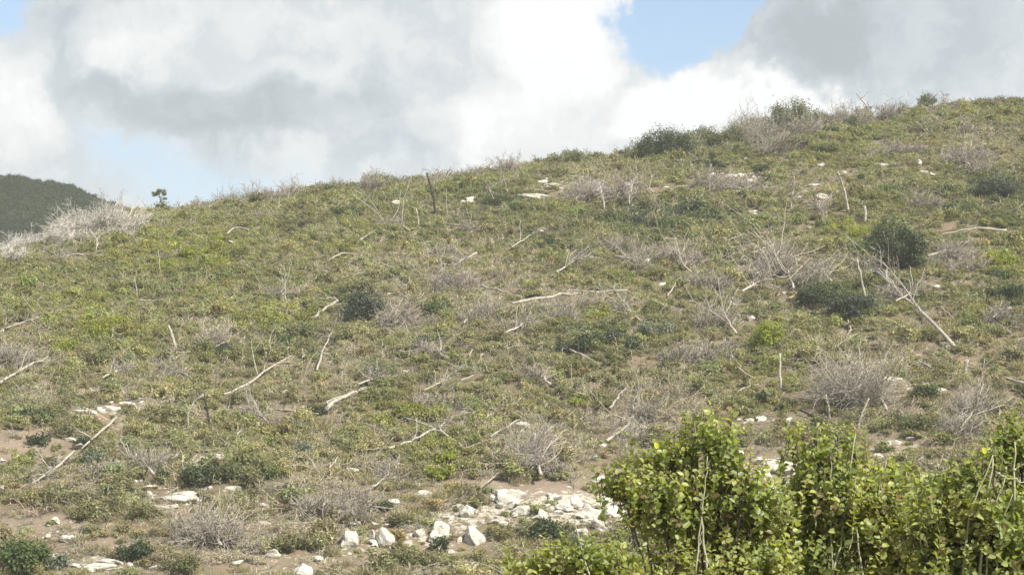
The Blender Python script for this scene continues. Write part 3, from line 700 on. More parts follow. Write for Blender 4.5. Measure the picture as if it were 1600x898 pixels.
    snag([(655, 356), (653, 340), (650, 326)], .09, .06, desc='short pale standing pole')
    snag([(699, 338), (697, 315), (697, 294)], .05)
    snag([(622, 342), (615, 330), (609, 314)], .07, .05, mat='charred', desc='slanting blackened pole')
    snag([(606, 368), (607, 352)], .11, .10, mat='charred', desc='blackened stump', name='tree_stump', cat='stump')
    snag([(1327, 333), (1320, 300), (1309, 268)], .13, .05, branches=3, label='leaning bleached pole with twigs, above the right slope')
    snag([(1236, 332), (1236, 315), (1240, 296), (1241, 275)], .10, .05, branches=4, twg=40, limbs=[[(1236, 315), (1248, 302), (1262, 294)]], desc='forked bleached snag')
    snag([(1352, 350), (1352, 336), (1351, 322)], .13, .12, desc='stout white stump', name='tree_stump', cat='stump')
    snag([(1366, 182), (1352, 163), (1338, 146)], .12, .07, mat='greywood', limbs=[[(1345, 152), (1352, 149), (1358, 142)]], label='forked snag on the skyline, grey, tilted left', clear=False)
    fallen([(355, 365), (364, 357), (376, 355), (388, 359)], .09, .07, desc='arched white branch')
    fallen([(188, 354), (202, 362), (213, 377)], .07, desc='arched slender branch')
    fallen([(514, 406), (535, 395), (558, 397)], .08, branches=2, desc='gnarled pale branch')
    fallen([(563, 375), (580, 363)], .08, desc='short pale log')
    fallen([(665, 378), (690, 374), (714, 375)], .07, desc='thin level log')
    fallen([(1043, 462), (1055, 445), (1058, 436)], .06)
    fallen([(800, 386), (818, 375), (835, 362)], .08, branches=1, desc='pale slanting log')
    fallen([(1010, 371), (1034, 372), (1058, 373)], .07, desc='straight pale stick')
    fallen([(1046, 572), (1072, 558), (1098, 546)], .07, branches=5, twg=50, mat='greywood', desc='low heap forming branch')
    fallen([(1132, 530), (1140, 545), (1145, 560)], .06, branches=2, twg=20, desc='curved grey limb')
    fallen([(1152, 573), (1176, 590)], .06, mat='greywood', desc='short grey stick')
    fallen([(755, 562), (764, 581)], .05, desc='short pale stick')
    fallen([(733, 556), (738, 545)], .06, desc='stubby white stick')
    fallen([(10, 512), (50, 498), (96, 482)], .06, branches=4, twg=40, desc='pale spreading branch')
    fallen([(48, 500), (70, 513)], .05); fallen([(1372, 602), (1388, 588)], .09, mat='charred', desc='stubby blackened log'); fallen([(1250, 640), (1275, 652), (1305, 660)], .07, mat='charred', desc='blackened thin log')
    fallen([(470, 802), (505, 794), (545, 783)], .07, branches=4, twg=50, desc='low sprawling pale branch')
    snag([(668, 420), (669, 402), (667, 388)], .06); snag([(690, 448), (691, 425), (688, 402)], .06, branches=2)
    fallen([(750, 762), (782, 736)], .06); fallen([(990, 655), (1012, 672)], .05)
    snag([(250, 430), (249, 410), (247, 390)], .06, desc='spindly pale trunk')
    fallen([(1325, 500), (1330, 516), (1318, 528)], .05, desc='kinked pale twig')
    fallen([(1470, 480), (1490, 497)], .05, desc='thin straight twig')
    fallen([(1440, 440), (1475, 455)], .05); fallen([(1350, 385), (1385, 398), (1394, 416)], .09, .06, desc='arched bleached limb')
    snag([(945, 330), (943, 312), (938, 290)], .06, mat='pinkwood', branches=3, twg=30); snag([(985, 328), (983, 310), (988, 288)], .06, mat='pinkwood', branches=3, twg=30)
    snag([(1108, 302), (1109, 282), (1110, 262)], .07, branches=3, twg=30); snag([(775, 318), (766, 300), (760, 284)], .07, branches=3, twg=20)
    snag([(797, 310), (790, 290), (786, 272)], .07, branches=2, twg=20); snag([(160, 330), (160, 312), (158, 300)], .05, mat='greywood', branches=2, twg=20)
    snag([(192, 335), (190, 318), (191, 304)], .05, mat='greywood', branches=2, twg=20); snag([(1325, 196), (1322, 180), (1318, 168)], .05, mat='greywood', branches=4, twg=40)
    fallen([(1065, 225), (1075, 238), (1086, 245)], .07, desc='arched pale limb'); fallen([(1105, 480), (1130, 470), (1150, 478)], .05, mat='greywood', branches=3, twg=30, desc='sprawling grey limb')
    snag([(150, 392), (152, 375), (140, 358)], .05, mat='pinkwood', branches=2)
    for (a, b, c_, n, q) in (((745, 395), (700, 420), .09, 5, 60), ((870, 425), (915, 400), .08, 5, 60), ((960, 400), (1010, 420), .09, 6, 70), ((1080, 425), (1035, 400), .08, 5, 60), ((1160, 455), (1205, 430), .09, 6, 70), ((1000, 500), (960, 480), .07, 5, 60),
                             ((790, 520), (835, 500), .08, 6, 70), ((700, 560), (660, 545), .07, 4, 50), ((860, 600), (820, 585), .07, 4, 60), ((1150, 520), (1110, 490), .09, 6, 80), ((1240, 450), (1215, 405), .09, 6, 80), ((1300, 440), (1265, 415), .08, 5, 60),
                             ((1385, 640), (1350, 590), .09, 7, 90), ((1500, 670), (1530, 625), .09, 7, 90), ((1580, 480), (1545, 500), .08, 5, 60), ((1450, 400), (1500, 390), .08, 6, 70), ((560, 600), (600, 590), .07, 4, 40), ((420, 660), (380, 640), .07, 4, 50),
                             ((300, 590), (250, 575), .07, 4, 50), ((160, 590), (200, 575), .07, 4, 50), ((345, 850), (310, 810), .08, 6, 80), ((845, 740), (830, 700), .09, 7, 90), ((520, 770), (580, 790), .08, 6, 80), ((240, 740), (205, 715), .08, 6, 70), ((1150, 300), (1190, 290), .08, 5, 50),
                             ((1260, 320), (1290, 335), .08, 5, 50), ((1020, 300), (985, 285), .08, 5, 50), ((700, 350), (740, 362), .07, 4, 40), ((450, 470), (420, 452), .06, 3, 40), ((130, 398), (92, 402), .07, 5, 50), ((1520, 260), (1480, 250), .08, 5, 60), ((1400, 470), (1440, 452), .07, 4, 50), ((640, 360), (600, 345), .07, 4, 40)):
        mx, my = (a[0] + b[0]) / 2 + 4, (a[1] + b[1]) / 2 - 4
        fallen([a, (mx, my), b], c_, .03, branches=n + 4, blen=.5, twg=q + 20, lift=.55, mat='greywood' if a[0] % 3 else 'bleached', desc='twiggy grey fallen tree', name='fallen_tree', cat='fallen tree')
    fallen([(690, 745), (700, 728), (712, 720)], .05); fallen([(1580, 520), (1560, 505)], .05, mat='greywood'); fallen([(1140, 620), (1160, 606), (1185, 600)], .05, mat='greywood', branches=2)

# ------------------------------------------------------------------ shrubs one can tell apart
KIND = {'dark': ('dark green', 'shrub'), 'blue': ('dark bluish', 'shrub'), 'green': ('fresh green', 'shrub'), 'mid': ('olive', 'shrub'), 'yellow': ('yellow green', 'shrub'), 'sage': ('pale sage', 'shrub'), 'skyline': ('grey green', 'shrub'),
        'grey': ('grey leafless', 'dead shrub'), 'pink': ('pale pinkish leafless', 'dead shrub'), 'mauve': ('greyish mauve leafless', 'dead shrub')}
def shrub(kind, u, v, wpx, hpx, label=None, leaf=None, dens=1.0, sink=0.0):
    if kind == 'pink' and u > 230: kind = 'mauve'
    rng = np.random.default_rng(int(u * 13 + v * 7 + wpx))
    if leaf is None: leaf = rng.uniform(.09, .13) * (1.15 if kind == 'skyline' else 1); dens = dens * (.8 if kind == 'skyline' else .95)
    if kind == 'pink': v += 5; hpx *= .85
    if kind in ('skyline', 'mid', 'grey') and wpx < 50 and v < 320: v -= hpx * .12; hpx *= 1.25; wpx *= 1.2
    p = cast(u, v + hpx * .5)[0]; m = p[1] / FPX; w_, h_ = wpx * m * 1.12, hpx * m * 1.22
    colr, cat = KIND[kind]; dead = kind in ('grey', 'pink', 'mauve')
    size = 'tiny' if wpx < 20 else 'small' if wpx < 36 else 'medium' if wpx < 60 else 'large' if wpx < 95 else 'wide'
    shp = 'low' if wpx > 2.4 * hpx else 'upright' if hpx > .95 * wpx else 'rounded'
    lab = fixed(label) if label else where_label(f'{size} {shp} {colr} {"thicket" if dead and wpx > 60 else "shrub"}', u, v)
    root = link('dead_shrub' if dead else 'shrub', None, loc=(p[0], p[1], p[2] - sink * h_ - .04))
    tag(root, lab, cat, ('leafless grey shrubs' if dead else 'leafy shrubs') + ' on the hillside')
    if dead:
        mb = MB(); mt = M[{'grey': 'greywood', 'pink': 'pinkwood', 'mauve': 'mauvewood'}[kind]]; tw = []
        k = max(1, int(round(w_ / max(h_, .8))))
        for i in range(k):
            sub = MB(); cx = (i + .5) / k * w_ - w_ / 2 + rng.normal() * .1 * h_; cy = rng.normal() * h_ * .3
            ww, hh = w_ / k * 1.35, h_ * rng.uniform(.7, 1.1)
            t_ = twig_tangle(sub, ww, hh, rng, int(20 + 13 * ww), 10, .026, 3, .0105)
            for q in range(len(sub.v)): sub.v[q] += np.array([cx, cy, 0])
            off = mb.n
            for vv, ll, ss in zip(sub.v, sub.l, sub.s): mb.v.append(vv); mb.l.append(ll + off); mb.s.append(ss)
            mb.n += sub.n
            tw += [(q + np.array([cx, cy, 0]), r) for q, r in t_]
        link('branches', mb.build('branches', mt, True), root)
        b = MB(); b.quads(twig_blades(tw)); link('twigs', b.build('twigs', mt), root)
    else:
        vv = bush_foliage(w_, h_, rng, leaf or .085, dens, d=min(w_, h_ * 2.2) if wpx > 2.4 * hpx else w_ * .9)
        link('foliage', mesh_from('foliage', vv, np.arange(len(vv)), np.full(len(vv) // 4, 4), M[kind]), root)
        for i in range(2 + (wpx > 50)):
            q, _ = curved([rng.normal() * w_ * .06, 0, -.1], [rng.normal() * .4, rng.normal() * .3, 1], h_ * .75, rng, 4, .15)
            b = MB(); b.tube(q, np.linspace(.05, .02, len(q)) * max(.5, min(1.5, h_)), 5); link('stem', b.build('stem', M['bark'], True), root)
    return root

SHRUBS = [('skyline', 1237, 182, 66, 56, 'big rounded bush on the skyline, grey green with gaps'), ('skyline', 1270, 188, 30, 26), ('dark', 1035, 226, 76, 48, 'dark leafy shrub on the ridge, broad and rounded'), ('skyline', 1005, 234, 50, 24), ('skyline', 1068, 228, 40, 30),
          ('skyline', 1447, 157, 28, 24, 'small round tree on the ridge, dark against the cloud'), ('dark', 1482, 157, 15, 12), ('dark', 845, 246, 22, 16), ('skyline', 893, 243, 44, 16), ('skyline', 868, 248, 22, 10), ('skyline', 1102, 210, 28, 26), ('grey', 1160, 200, 52, 34), ('skyline', 1180, 196, 30, 26),
          ('skyline', 1290, 186, 36, 16), ('skyline', 1310, 184, 20, 14), ('dark', 740, 270, 16, 10), ('dark', 451, 296, 14, 11), ('dark', 492, 295, 46, 11), ('grey', 580, 286, 24, 18), ('skyline', 602, 284, 42, 16), ('green', 682, 275, 26, 14), ('grey', 375, 305, 44, 20), ('dark', 298, 326, 30, 12),
          ('skyline', 1375, 178, 14, 8), ('skyline', 1410, 170, 30, 10), ('grey', 1335, 184, 34, 18), ('dark', 975, 240, 14, 9), ('mid', 1545, 160, 40, 12), ('mid', 1580, 160, 30, 12), ('skyline', 1522, 158, 16, 10), ('skyline', 720, 272, 20, 10), ('skyline', 790, 262, 20, 10), ('skyline', 556, 292, 18, 10),
          ('dark', 1388, 368, 46, 36), ('dark', 1410, 386, 84, 80, 'dense dark round bush, tallest on the right slope'), ('mid', 1398, 350, 50, 24), ('blue', 568, 479, 68, 46, 'bluish black bush beside the hook shaped log'), ('blue', 556, 492, 30, 18), ('green', 560, 455, 60, 18), ('dark', 1285, 460, 74, 40), ('blue', 1332, 478, 70, 42),
          ('dark', 1190, 266, 26, 22), ('dark', 1120, 258, 30, 18), ('dark', 1095, 255, 26, 16), ('dark', 1578, 458, 50, 32), ('blue', 1560, 292, 80, 34), ('blue', 1575, 300, 40, 22), ('green', 1395, 296, 46, 20), ('dark', 780, 316, 56, 18), ('green', 540, 333, 50, 22),
          ('dark', 955, 340, 50, 20), ('blue', 1000, 348, 56, 24), ('green', 1045, 352, 56, 22), ('dark', 1085, 325, 50, 22), ('dark', 1110, 345, 44, 18), ('blue', 1060, 335, 40, 18), ('yellow', 1198, 528, 54, 52, 'bright yellow green bush on a trunk, right of centre'),
          ('sage', 1022, 516, 56, 30), ('blue', 960, 528, 40, 22), ('dark', 915, 535, 50, 28), ('blue', 880, 545, 30, 18), ('dark', 990, 540, 34, 22), ('blue', 358, 546, 40, 20), ('pink', 332, 528, 42, 34), ('dark', 320, 740, 80, 32), ('dark', 360, 738, 50, 24), ('green', 32, 866, 88, 66, 'glossy green bush at the corner, tall and rounded'),
          ('dark', 1438, 612, 54, 30), ('green', 1600, 372, 40, 26), ('dark', 860, 381, 50, 16), ('green', 680, 482, 44, 28), ('blue', 672, 532, 46, 20), ('green', 450, 533, 60, 20), ('yellow', 110, 542, 50, 26), ('yellow', 150, 520, 50, 30), ('yellow', 180, 505, 40, 24), ('yellow', 430, 505, 60, 14), ('yellow', 370, 498, 30, 14),
          ('yellow', 700, 716, 34, 24), ('yellow', 685, 738, 40, 28), ('yellow', 604, 660, 34, 22), ('yellow', 640, 640, 40, 26), ('yellow', 1560, 405, 50, 30), ('green', 1570, 428, 36, 20), ('dark', 858, 830, 60, 36), ('green', 885, 850, 40, 24), ('dark', 60, 648, 46, 24), ('dark', 62, 688, 40, 20), ('sage', 590, 578, 36, 20),
          ('yellow', 300, 398, 46, 20), ('yellow', 260, 412, 40, 16), ('yellow', 335, 412, 40, 18), ('yellow', 340, 375, 30, 14), ('yellow', 930, 494, 50, 14), ('yellow', 980, 490, 30, 12), ('yellow', 912, 628, 36, 16), ('yellow', 1340, 365, 50, 18), ('yellow', 1372, 366, 30, 14), ('green', 1350, 385, 40, 20),
          ('pink', 150, 342, 60, 42, 'pale dead thicket, brightest part of it below the dark hill'), ('pink', 110, 352, 52, 34), ('pink', 66, 345, 30, 34), ('pink', 190, 340, 44, 34), ('pink', 75, 368, 56, 26), ('pink', 30, 378, 56, 26), ('pink', 5, 366, 34, 30), ('pink', 15, 394, 50, 20), ('pink', 135, 322, 26, 18), ('pink', 215, 344, 26, 16),
          ('pink', 945, 296, 66, 36), ('grey', 905, 300, 40, 28), ('pink', 985, 300, 40, 30), ('grey', 1105, 285, 50, 22), ('grey', 1150, 292, 40, 20), ('grey', 1225, 408, 54, 40), ('grey', 1250, 430, 50, 36), ('grey', 1190, 408, 40, 26), ('grey', 1492, 395, 56, 26), ('pink', 1510, 415, 50, 26), ('grey', 1350, 603, 84, 62, 'wide grey dead thicket on the lower right slope'), ('grey', 1320, 590, 46, 36),
          ('grey', 1520, 632, 50, 50), ('grey', 1505, 660, 44, 36), ('grey', 615, 490, 50, 34), ('pink', 635, 500, 36, 22), ('grey', 770, 484, 50, 32), ('grey', 750, 495, 36, 22), ('pink', 165, 600, 50, 22), ('grey', 350, 822, 70, 50), ('grey', 310, 838, 50, 34), ('grey', 385, 845, 50, 30), ('grey', 838, 702, 56, 44), ('grey', 860, 728, 44, 24), ('grey', 820, 725, 40, 24),
          ('pink', 1512, 242, 60, 26), ('grey', 1545, 262, 40, 22), ('grey', 500, 792, 80, 30), ('grey', 545, 800, 50, 26), ('grey', 1000, 395, 60, 26), ('pink', 1070, 404, 60, 22), ('grey', 965, 382, 40, 22), ('grey', 1130, 500, 56, 34), ('grey', 1085, 552, 60, 28), ('grey', 1120, 548, 44, 26), ('grey', 28, 555, 60, 28), ('grey', 1582, 494, 44, 26), ('grey', 862, 480, 50, 20), ('grey', 925, 472, 50, 20), ('grey', 880, 492, 36, 18),
          ('grey', 990, 668, 60, 50), ('grey', 1010, 640, 40, 34), ('grey', 965, 655, 36, 30), ('pink', 690, 630, 44, 22), ('pink', 1380, 455, 30, 24), ('grey', 1388, 412, 40, 36), ('pink', 1420, 232, 50, 18), ('pink', 1385, 240, 36, 16), ('sage', 140, 716, 40, 34), ('grey', 165, 730, 40, 24), ('grey', 240, 725, 44, 26), ('dark', 252, 745, 20, 22), ('grey', 1210, 220, 30, 22), ('grey', 620, 735, 44, 34), ('sage', 1020, 320, 40, 14), ('pink', 720, 440, 50, 30),
          ('grey', 1110, 440, 44, 24), ('mid', 1290, 232, 50, 20), ('mid', 1240, 225, 50, 24), ('grey', 1530, 205, 40, 16), ('mid', 1440, 205, 40, 12), ('dark', 1300, 205, 30, 16), ('dark', 1340, 195, 26, 18), ('mid', 470, 350, 60, 18), ('grey', 420, 335, 40, 18), ('grey', 690, 392, 40, 20), ('dark', 1500, 325, 50, 20), ('green', 1510, 328, 40, 18), ('grey', 1440, 318, 40, 20),
          ('green', 410, 740, 36, 18), ('dark', 250, 640, 30, 14), ('mid', 225, 800, 50, 26), ('mid', 170, 790, 50, 28), ('dark', 135, 690, 34, 18), ('mid', 560, 700, 50, 20), ('dark', 505, 640, 40, 14), ('sage', 470, 700, 50, 20), ('dark', 590, 790, 36, 20), ('dark', 690, 850, 40, 24), ('mid', 620, 810, 44, 20), ('mid', 450, 850, 50, 24), ('sage', 90, 878, 36, 28), ('mid', 760, 610, 40, 18), ('mid', 1440, 660, 60, 24), ('dark', 1400, 655, 44, 20),
          ('pink', 95, 338, 40, 40), ('pink', 170, 352, 50, 36), ('pink', 125, 366, 50, 26), ('pink', 45, 360, 44, 34), ('pink', 195, 326, 30, 22), ('pink', 50, 392, 60, 20), ('mid', 1130, 222, 44, 22), ('skyline', 1152, 214, 40, 26), ('grey', 1185, 212, 36, 30), ('skyline', 1205, 200, 26, 26), ('grey', 1205, 228, 40, 24), ('skyline', 1086, 222, 34, 22),
          ('grey', 1265, 205, 40, 22), ('skyline', 1332, 190, 22, 14), ('grey', 700, 276, 24, 16), ('skyline', 655, 284, 18, 12), ('grey', 520, 296, 24, 14), ('skyline', 640, 288, 14, 10), ('grey', 430, 308, 26, 14), ('dark', 800, 262, 12, 9), ('skyline', 830, 256, 16, 9), ('grey', 915, 246, 22, 12), ('skyline', 940, 244, 20, 10), ('grey', 345, 318, 30, 14), ('mid', 1505, 165, 20, 10), ('mid', 1560, 158, 18, 14), ('skyline', 1595, 156, 14, 10), ('grey', 1395, 178, 24, 12), ('skyline', 1425, 166, 16, 10), ('skyline', 1010, 224, 26, 16), ('skyline', 990, 236, 16, 12),
          ('mid', 630, 870, 70, 30), ('dark', 215, 860, 60, 30), ('mid', 280, 880, 60, 26), ('mid', 790, 720, 40, 20), ('dark', 1200, 620, 36, 18), ('mid', 1150, 690, 40, 18), ('mid', 1480, 755, 40, 18)]

# ------------------------------------------------------------------ small lone tree with a flat crown
def umbrella_tree():
    b = cast(251, 331)[0]; y = b[1]; m = y / FPX; rng = np.random.default_rng(4)
    root = link('umbrella_pine', None, loc=tuple(b)); tag(root, fixed('lone umbrella shaped tree with a thin trunk on the left ridge'), 'tree')
    P = at_depth([250, 252, 250, 249], [333, 318, 309, 301], y) - b; P[0] = (0, 0, -.2); mb = MB(); mb.tube(P, [.05, .045, .04, .03], 6); link('trunk', mb.build('trunk', M['bark'], True), root)
    for (u, v) in ((243, 300), (256, 301), (257, 309)):
        q = at_depth([250, u], [310, v], y) - b; mb = MB(); mb.tube(q, [.03, .02], 5); link('branch', mb.build('branch', M['bark'], True), root)
    out = []
    for (u, v, w_, h_) in ((244, 301, 13, 8), (252, 299, 15, 9), (257, 303, 9, 7), (256, 310, 9, 4), (243, 304, 8, 6)):
        c = at_depth(u, v, y) - b; q = bush_foliage(w_ * m, h_ * m, rng, .07, .9); out.append(q + c - np.array([0, 0, h_ * m * .5]))
    v_ = np.concatenate(out); link('crown', mesh_from('crown', v_, np.arange(len(v_)), np.full(len(v_) // 4, 4), M['skyline']), root)

# ------------------------------------------------------------------ leafy shrubs close to the camera
def oval_leaves(P, T, N, L, Wd):
    B = unit(np.cross(N, T)); N = np.cross(T, B); L = L[:, None]; Wd = Wd[:, None]; f = .16
    a = P; l1 = P + T * L * .30 + B * Wd * .46 + N * Wd * f; l2 = P + T * L * .74 + B * Wd * .42 + N * Wd * f - N * L * .05; tip = P + T * L - N * L * .16
    r2 = P + T * L * .74 - B * Wd * .42 + N * Wd * f - N * L * .05; r1 = P + T * L * .30 - B * Wd * .46 + N * Wd * f; mid = P + T * L * .55
    v = np.stack([a, l1, l2, tip, r2, r1], 1)                       # 6 verts
    n = len(P); base = np.arange(n)[:, None] * 6
    loops = (base + np.array([0, 3, 2, 1, 0, 5, 4, 3])[None, :]).ravel()
    return v.reshape(-1, 3), loops, np.full(n * 2, 4)

def near_shrub(label, y0, base_u, blobs, stems, seed, dens=.95, leafs=.043, extra=None):
    """blobs: (u, v, ru, rv) outline lobes in photo pixels at depth about y0"""
    rng = np.random.default_rng(seed); gx = at_depth(base_u, 449, y0)[0]; gz = float(H(gx, y0)); org = np.array([gx, y0, gz])
    root = link('broadleaf_shrub', None, loc=tuple(org)); tag(root, fixed(label), 'shrub', 'leafy shrubs close to the camera')
    m = y0 / FPX; lb = MB(); tb = MB(); fork = np.array([0, 0, .25])
    Ps, Ts, Ns, Ls = [], [], [], []
    for bi, (u, v, ru, rv) in enumerate(blobs):
        c = at_depth(u, v, y0 + rng.uniform(-.12, .12)) - org; R = np.array([ru * m, (ru + rv) * .55 * m, rv * m])
        limb, _ = curved(fork, c - fork, np.linalg.norm(c - fork), rng, 7, .05); limb += (np.linspace(0, 1, len(limb)) ** 1.0)[:, None] * (c - limb[-1])
        lb.tube(limb, np.linspace(.012, .005, len(limb)), 6)
        nsh = int(dens * ru * rv / 62)
        for k in range(nsh):
            dr = unit(rng.normal(size=3)); rg_ = 1 + .30 * math.sin(dr[0] * 5 + bi) * math.cos(dr[2] * 6 + bi * 2) + .16 * math.sin(dr[1] * 9 + bi); q = c + dr * R * rg_ * rng.uniform(.25, 1.0) ** .5
            ax = unit(unit(q - c * np.array([1, 1, .9])) * .8 + np.array([0, 0, .65]) + rng.normal(size=3) * .35)
            L = rng.uniform(.08, .24) if rng.uniform() > .07 or dr[2] < .2 else rng.uniform(.28, .42); st = q - ax * L * .75
            sh, _ = curved(st, ax, L, rng, 6, .09, .02)
            tb.tube(sh, np.linspace(.0026, .0012, len(sh)), 4)
            if rng.uniform() < .35: tb.tube(np.array([c + (st - c) * .2, (c + st) / 2 + rng.normal(size=3) * .02, st]), [.005, .004, .0026], 4)
            nl = int(L / rng.uniform(.012, .019)); s = np.linspace(.12, 1, nl); idx = s * (len(sh) - 1)
            p = np.stack([np.interp(idx, np.arange(len(sh)), sh[:, j]) for j in range(3)], -1)
            side = unit(np.cross(ax, [.2, .3, .9])); side2 = np.cross(ax, side); th = np.arange(nl) * 2.4 + rng.uniform(0, 6)
            rad = np.cos(th)[:, None] * side + np.sin(th)[:, None] * side2
            T = unit(rad * .85 + ax * .55 + rng.normal(size=(nl, 3)) * .22)
            Nn = unit(unit(q - c) * .75 + ax * .2 - rad * .2 + np.array([.12, -.2, .42]) + rng.normal(size=(nl, 3)) * .42)
            Ps.append(p); Ts.append(T); Ns.append(Nn); Ls.append(leafs * rng.uniform(.6, 1.25, nl) * (1 - .35 * s ** 4))
    P, T, N_, L = map(np.concatenate, (Ps, Ts, Ns, Ls))
    v, lo, sz = oval_leaves(P, T, N_, L, L * rng.uniform(.60, .80, len(L)))
    link('foliage', mesh_from('foliage', v, lo, sz, M['near'], True), root)
    link('twigs', tb.build('twigs', M['bark'], True), root); link('limbs', lb.build('limbs', M['bark'], True), root)
    for px, r in stems:
        pu = np.array(px, float); q = at_depth(pu[:, 0], pu[:, 1], y0 - .15) - org
        sg = np.linspace(0, len(q) - 1, 12); q = np.stack([np.interp(sg, np.arange(len(q)), q[:, j]) for j in range(3)], -1) + rng.normal(size=(12, 3)) * .003
        b = MB(); b.tube(q, np.linspace(r * 1.3, r * .55, 12), 6); link('stem', b.build('stem', M['nearstem'], True), root)
    if extra: extra(root, org, m, rng)
    return root

def yellow_leaf_at(u, v, y0):
    def f(root, org, m, rng):
        p = at_depth(u, v, y0 - .25) - org
        vv, lo, sz = oval_leaves(p[None], unit(np.array([[.3, -.2, -1]])), unit(np.array([[.2, -1, .3]])), np.array([.038]), np.array([.030]))
        tag(link('leaf', mesh_from('leaf', vv, lo, sz, M['near_yellow'], True), root), 'single bright yellow leaf')
    return f

def build_near():
    near_shrub('leafy shrub in the foreground, tallest, with a single bright yellow leaf', 12.2, 1110,
               [(1000, 745, 52, 46), (965, 735, 26, 22), (1015, 800, 45, 38), (1050, 712, 46, 34), (1104, 680, 34, 38), (1130, 665, 26, 30), (1085, 660, 16, 22), (1095, 740, 55, 45), (1165, 760, 55, 45), (1200, 800, 45, 50), (1075, 800, 60, 45), (1140, 840, 60, 50), (1060, 870, 60, 40), (1200, 870, 60, 40), (1145, 715, 32, 30), (1150, 900, 110, 50), (1010, 905, 60, 30), (1110, 790, 70, 40), (1170, 800, 50, 40), (1035, 770, 60, 30), (975, 765, 34, 22), (1130, 700, 36, 16), (1065, 695, 30, 14)],
               [([(1105, 900), (1098, 830), (1097, 775)], .006), ([(1085, 905), (1100, 780), (1106, 712)], .004), ([(1097, 782), (1086, 776)], .003), ([(1097, 782), (1106, 774)], .003), ([(1090, 860), (1100, 820), (1090, 800)], .003)], 21, extra=yellow_leaf_at(1024, 690, 12.2))
    near_shrub('low leafy shrub spreading along the bottom edge beside the tallest foreground shrub', 11.4, 900,
               [(820, 882, 44, 24), (870, 866, 46, 24), (905, 862, 34, 20), (960, 868, 40, 24), (880, 880, 46, 26), (930, 878, 50, 26), (975, 888, 50, 34), (850, 915, 70, 30), (940, 920, 80, 30)], [([(930, 920), (905, 850), (897, 800)], .004)], 31)
    near_shrub('leafy foreground shrub with several straight bare pale stems through its middle', 12.8, 1330,
               [(1245, 690, 24, 28), (1275, 690, 26, 30), (1300, 705, 24, 30), (1335, 705, 26, 34), (1348, 745, 30, 34), (1265, 740, 46, 40), (1310, 780, 50, 36), (1385, 775, 50, 40), (1430, 760, 34, 30), (1250, 800, 40, 24), (1350, 830, 70, 40), (1270, 860, 60, 36), (1400, 860, 70, 44), (1330, 900, 110, 44), (1440, 820, 44, 40), (1225, 905, 60, 34), (1290, 740, 60, 26), (1350, 790, 80, 34), (1300, 820, 80, 34), (1430, 790, 60, 30), (1395, 740, 34, 20), (1235, 770, 40, 26), (1225, 800, 40, 34), (1222, 850, 44, 40), (1450, 775, 40, 20), (1240, 830, 60, 40), (1450, 880, 60, 40)],
               [([(1290, 960), (1320, 810), (1335, 678)], .006), ([(1352, 930), (1333, 800), (1338, 728)], .005), ([(1325, 870), (1337, 810), (1342, 755)], .0035), ([(1300, 905), (1298, 760), (1298, 690)], .004), ([(1420, 905), (1420, 780), (1416, 735)], .004), ([(1275, 826), (1273, 808), (1279, 797)], .003), ([(1255, 803), (1275, 805)], .003), ([(1240, 840), (1268, 878)], .003), ([(1385, 720), (1378, 745), (1370, 800)], .003), ([(1445, 800), (1455, 772)], .003)], 41)
    near_shrub('leafy foreground shrub at the right edge, with slanting bare pale stems and dark top', 11.8, 1540,
               [(1572, 680, 30, 34), (1595, 668, 26, 30), (1600, 715, 34, 34), (1555, 700, 20, 18), (1490, 735, 34, 26), (1520, 752, 36, 26), (1470, 765, 34, 26), (1540, 790, 60, 34), (1590, 800, 50, 44), (1480, 810, 50, 36), (1540, 850, 80, 44), (1600, 870, 60, 44), (1480, 870, 60, 40), (1550, 905, 120, 40), (1510, 770, 60, 24), (1455, 800, 50, 30), (1440, 840, 50, 40), (1490, 900, 60, 40), (1575, 755, 50, 26), (1450, 770, 44, 24), (1560, 825, 80, 34), (1500, 840, 70, 34)],
               [([(1530, 905), (1537, 815), (1553, 715)], .007), ([(1505, 905), (1512, 808), (1552, 712)], .006), ([(1540, 905), (1545, 815), (1571, 745)], .005), ([(1558, 738), (1575, 748), (1600, 752)], .005), ([(1586, 905), (1585, 800), (1586, 690)], .007), ([(1585, 735), (1598, 725)], .004), ([(1555, 900), (1562, 830), (1582, 770)], .004)], 51, extra=yellow_leaf_at(1536, 698, 11.8))

# ------------------------------------------------------------------ distant wood on the farther hill
def distant_wood():
    n = 22000; rng = np.random.default_rng(8)
    x = rng.uniform(-230, -40, n); y = rng.uniform(HY - 75, HY + 12, n); z = HF(x, y); u, v = project(x, y, z)
    k = (v < 440) & (u < 330); x, y, z, u, v = x[k], y[k], z[k], u[k], v[k]; nn = len(x)
    s = rng.uniform(.8, 1.8, nn); s = np.where(y > HY - 10, s * .75, s)
    sc = np.stack([s, s, s * rng.uniform(.8, 1.4, nn)], -1); rot = np.stack([0 * s, 0 * s, rng.uniform(0, 6.28, nn)], -1)
    a = np.clip(.5 + .8 * fbm(x / 12, y / 12, 5), 0, 1)[:, None]
    t = np.array([.016, .032, .014]) * (1 - a) + np.array([.040, .062, .018]) * a; t = t * rng.uniform(.75, 1.25, nn)[:, None]
    far = [mesh_from('far_crown', v_, np.arange(len(v_)), np.full(len(v_) // 4, 4), M['far_leaf']) for v_ in (bush_foliage(1.1, .9, rp, .12, .8, lift=.02) for _ in range(4))]
    scatter('distant_forest', np.stack([x, y, z - .1], -1), rot, sc, t, proto_collection('far_crown', far), 4, 'dark green wood covering the farther hill', 'wood')

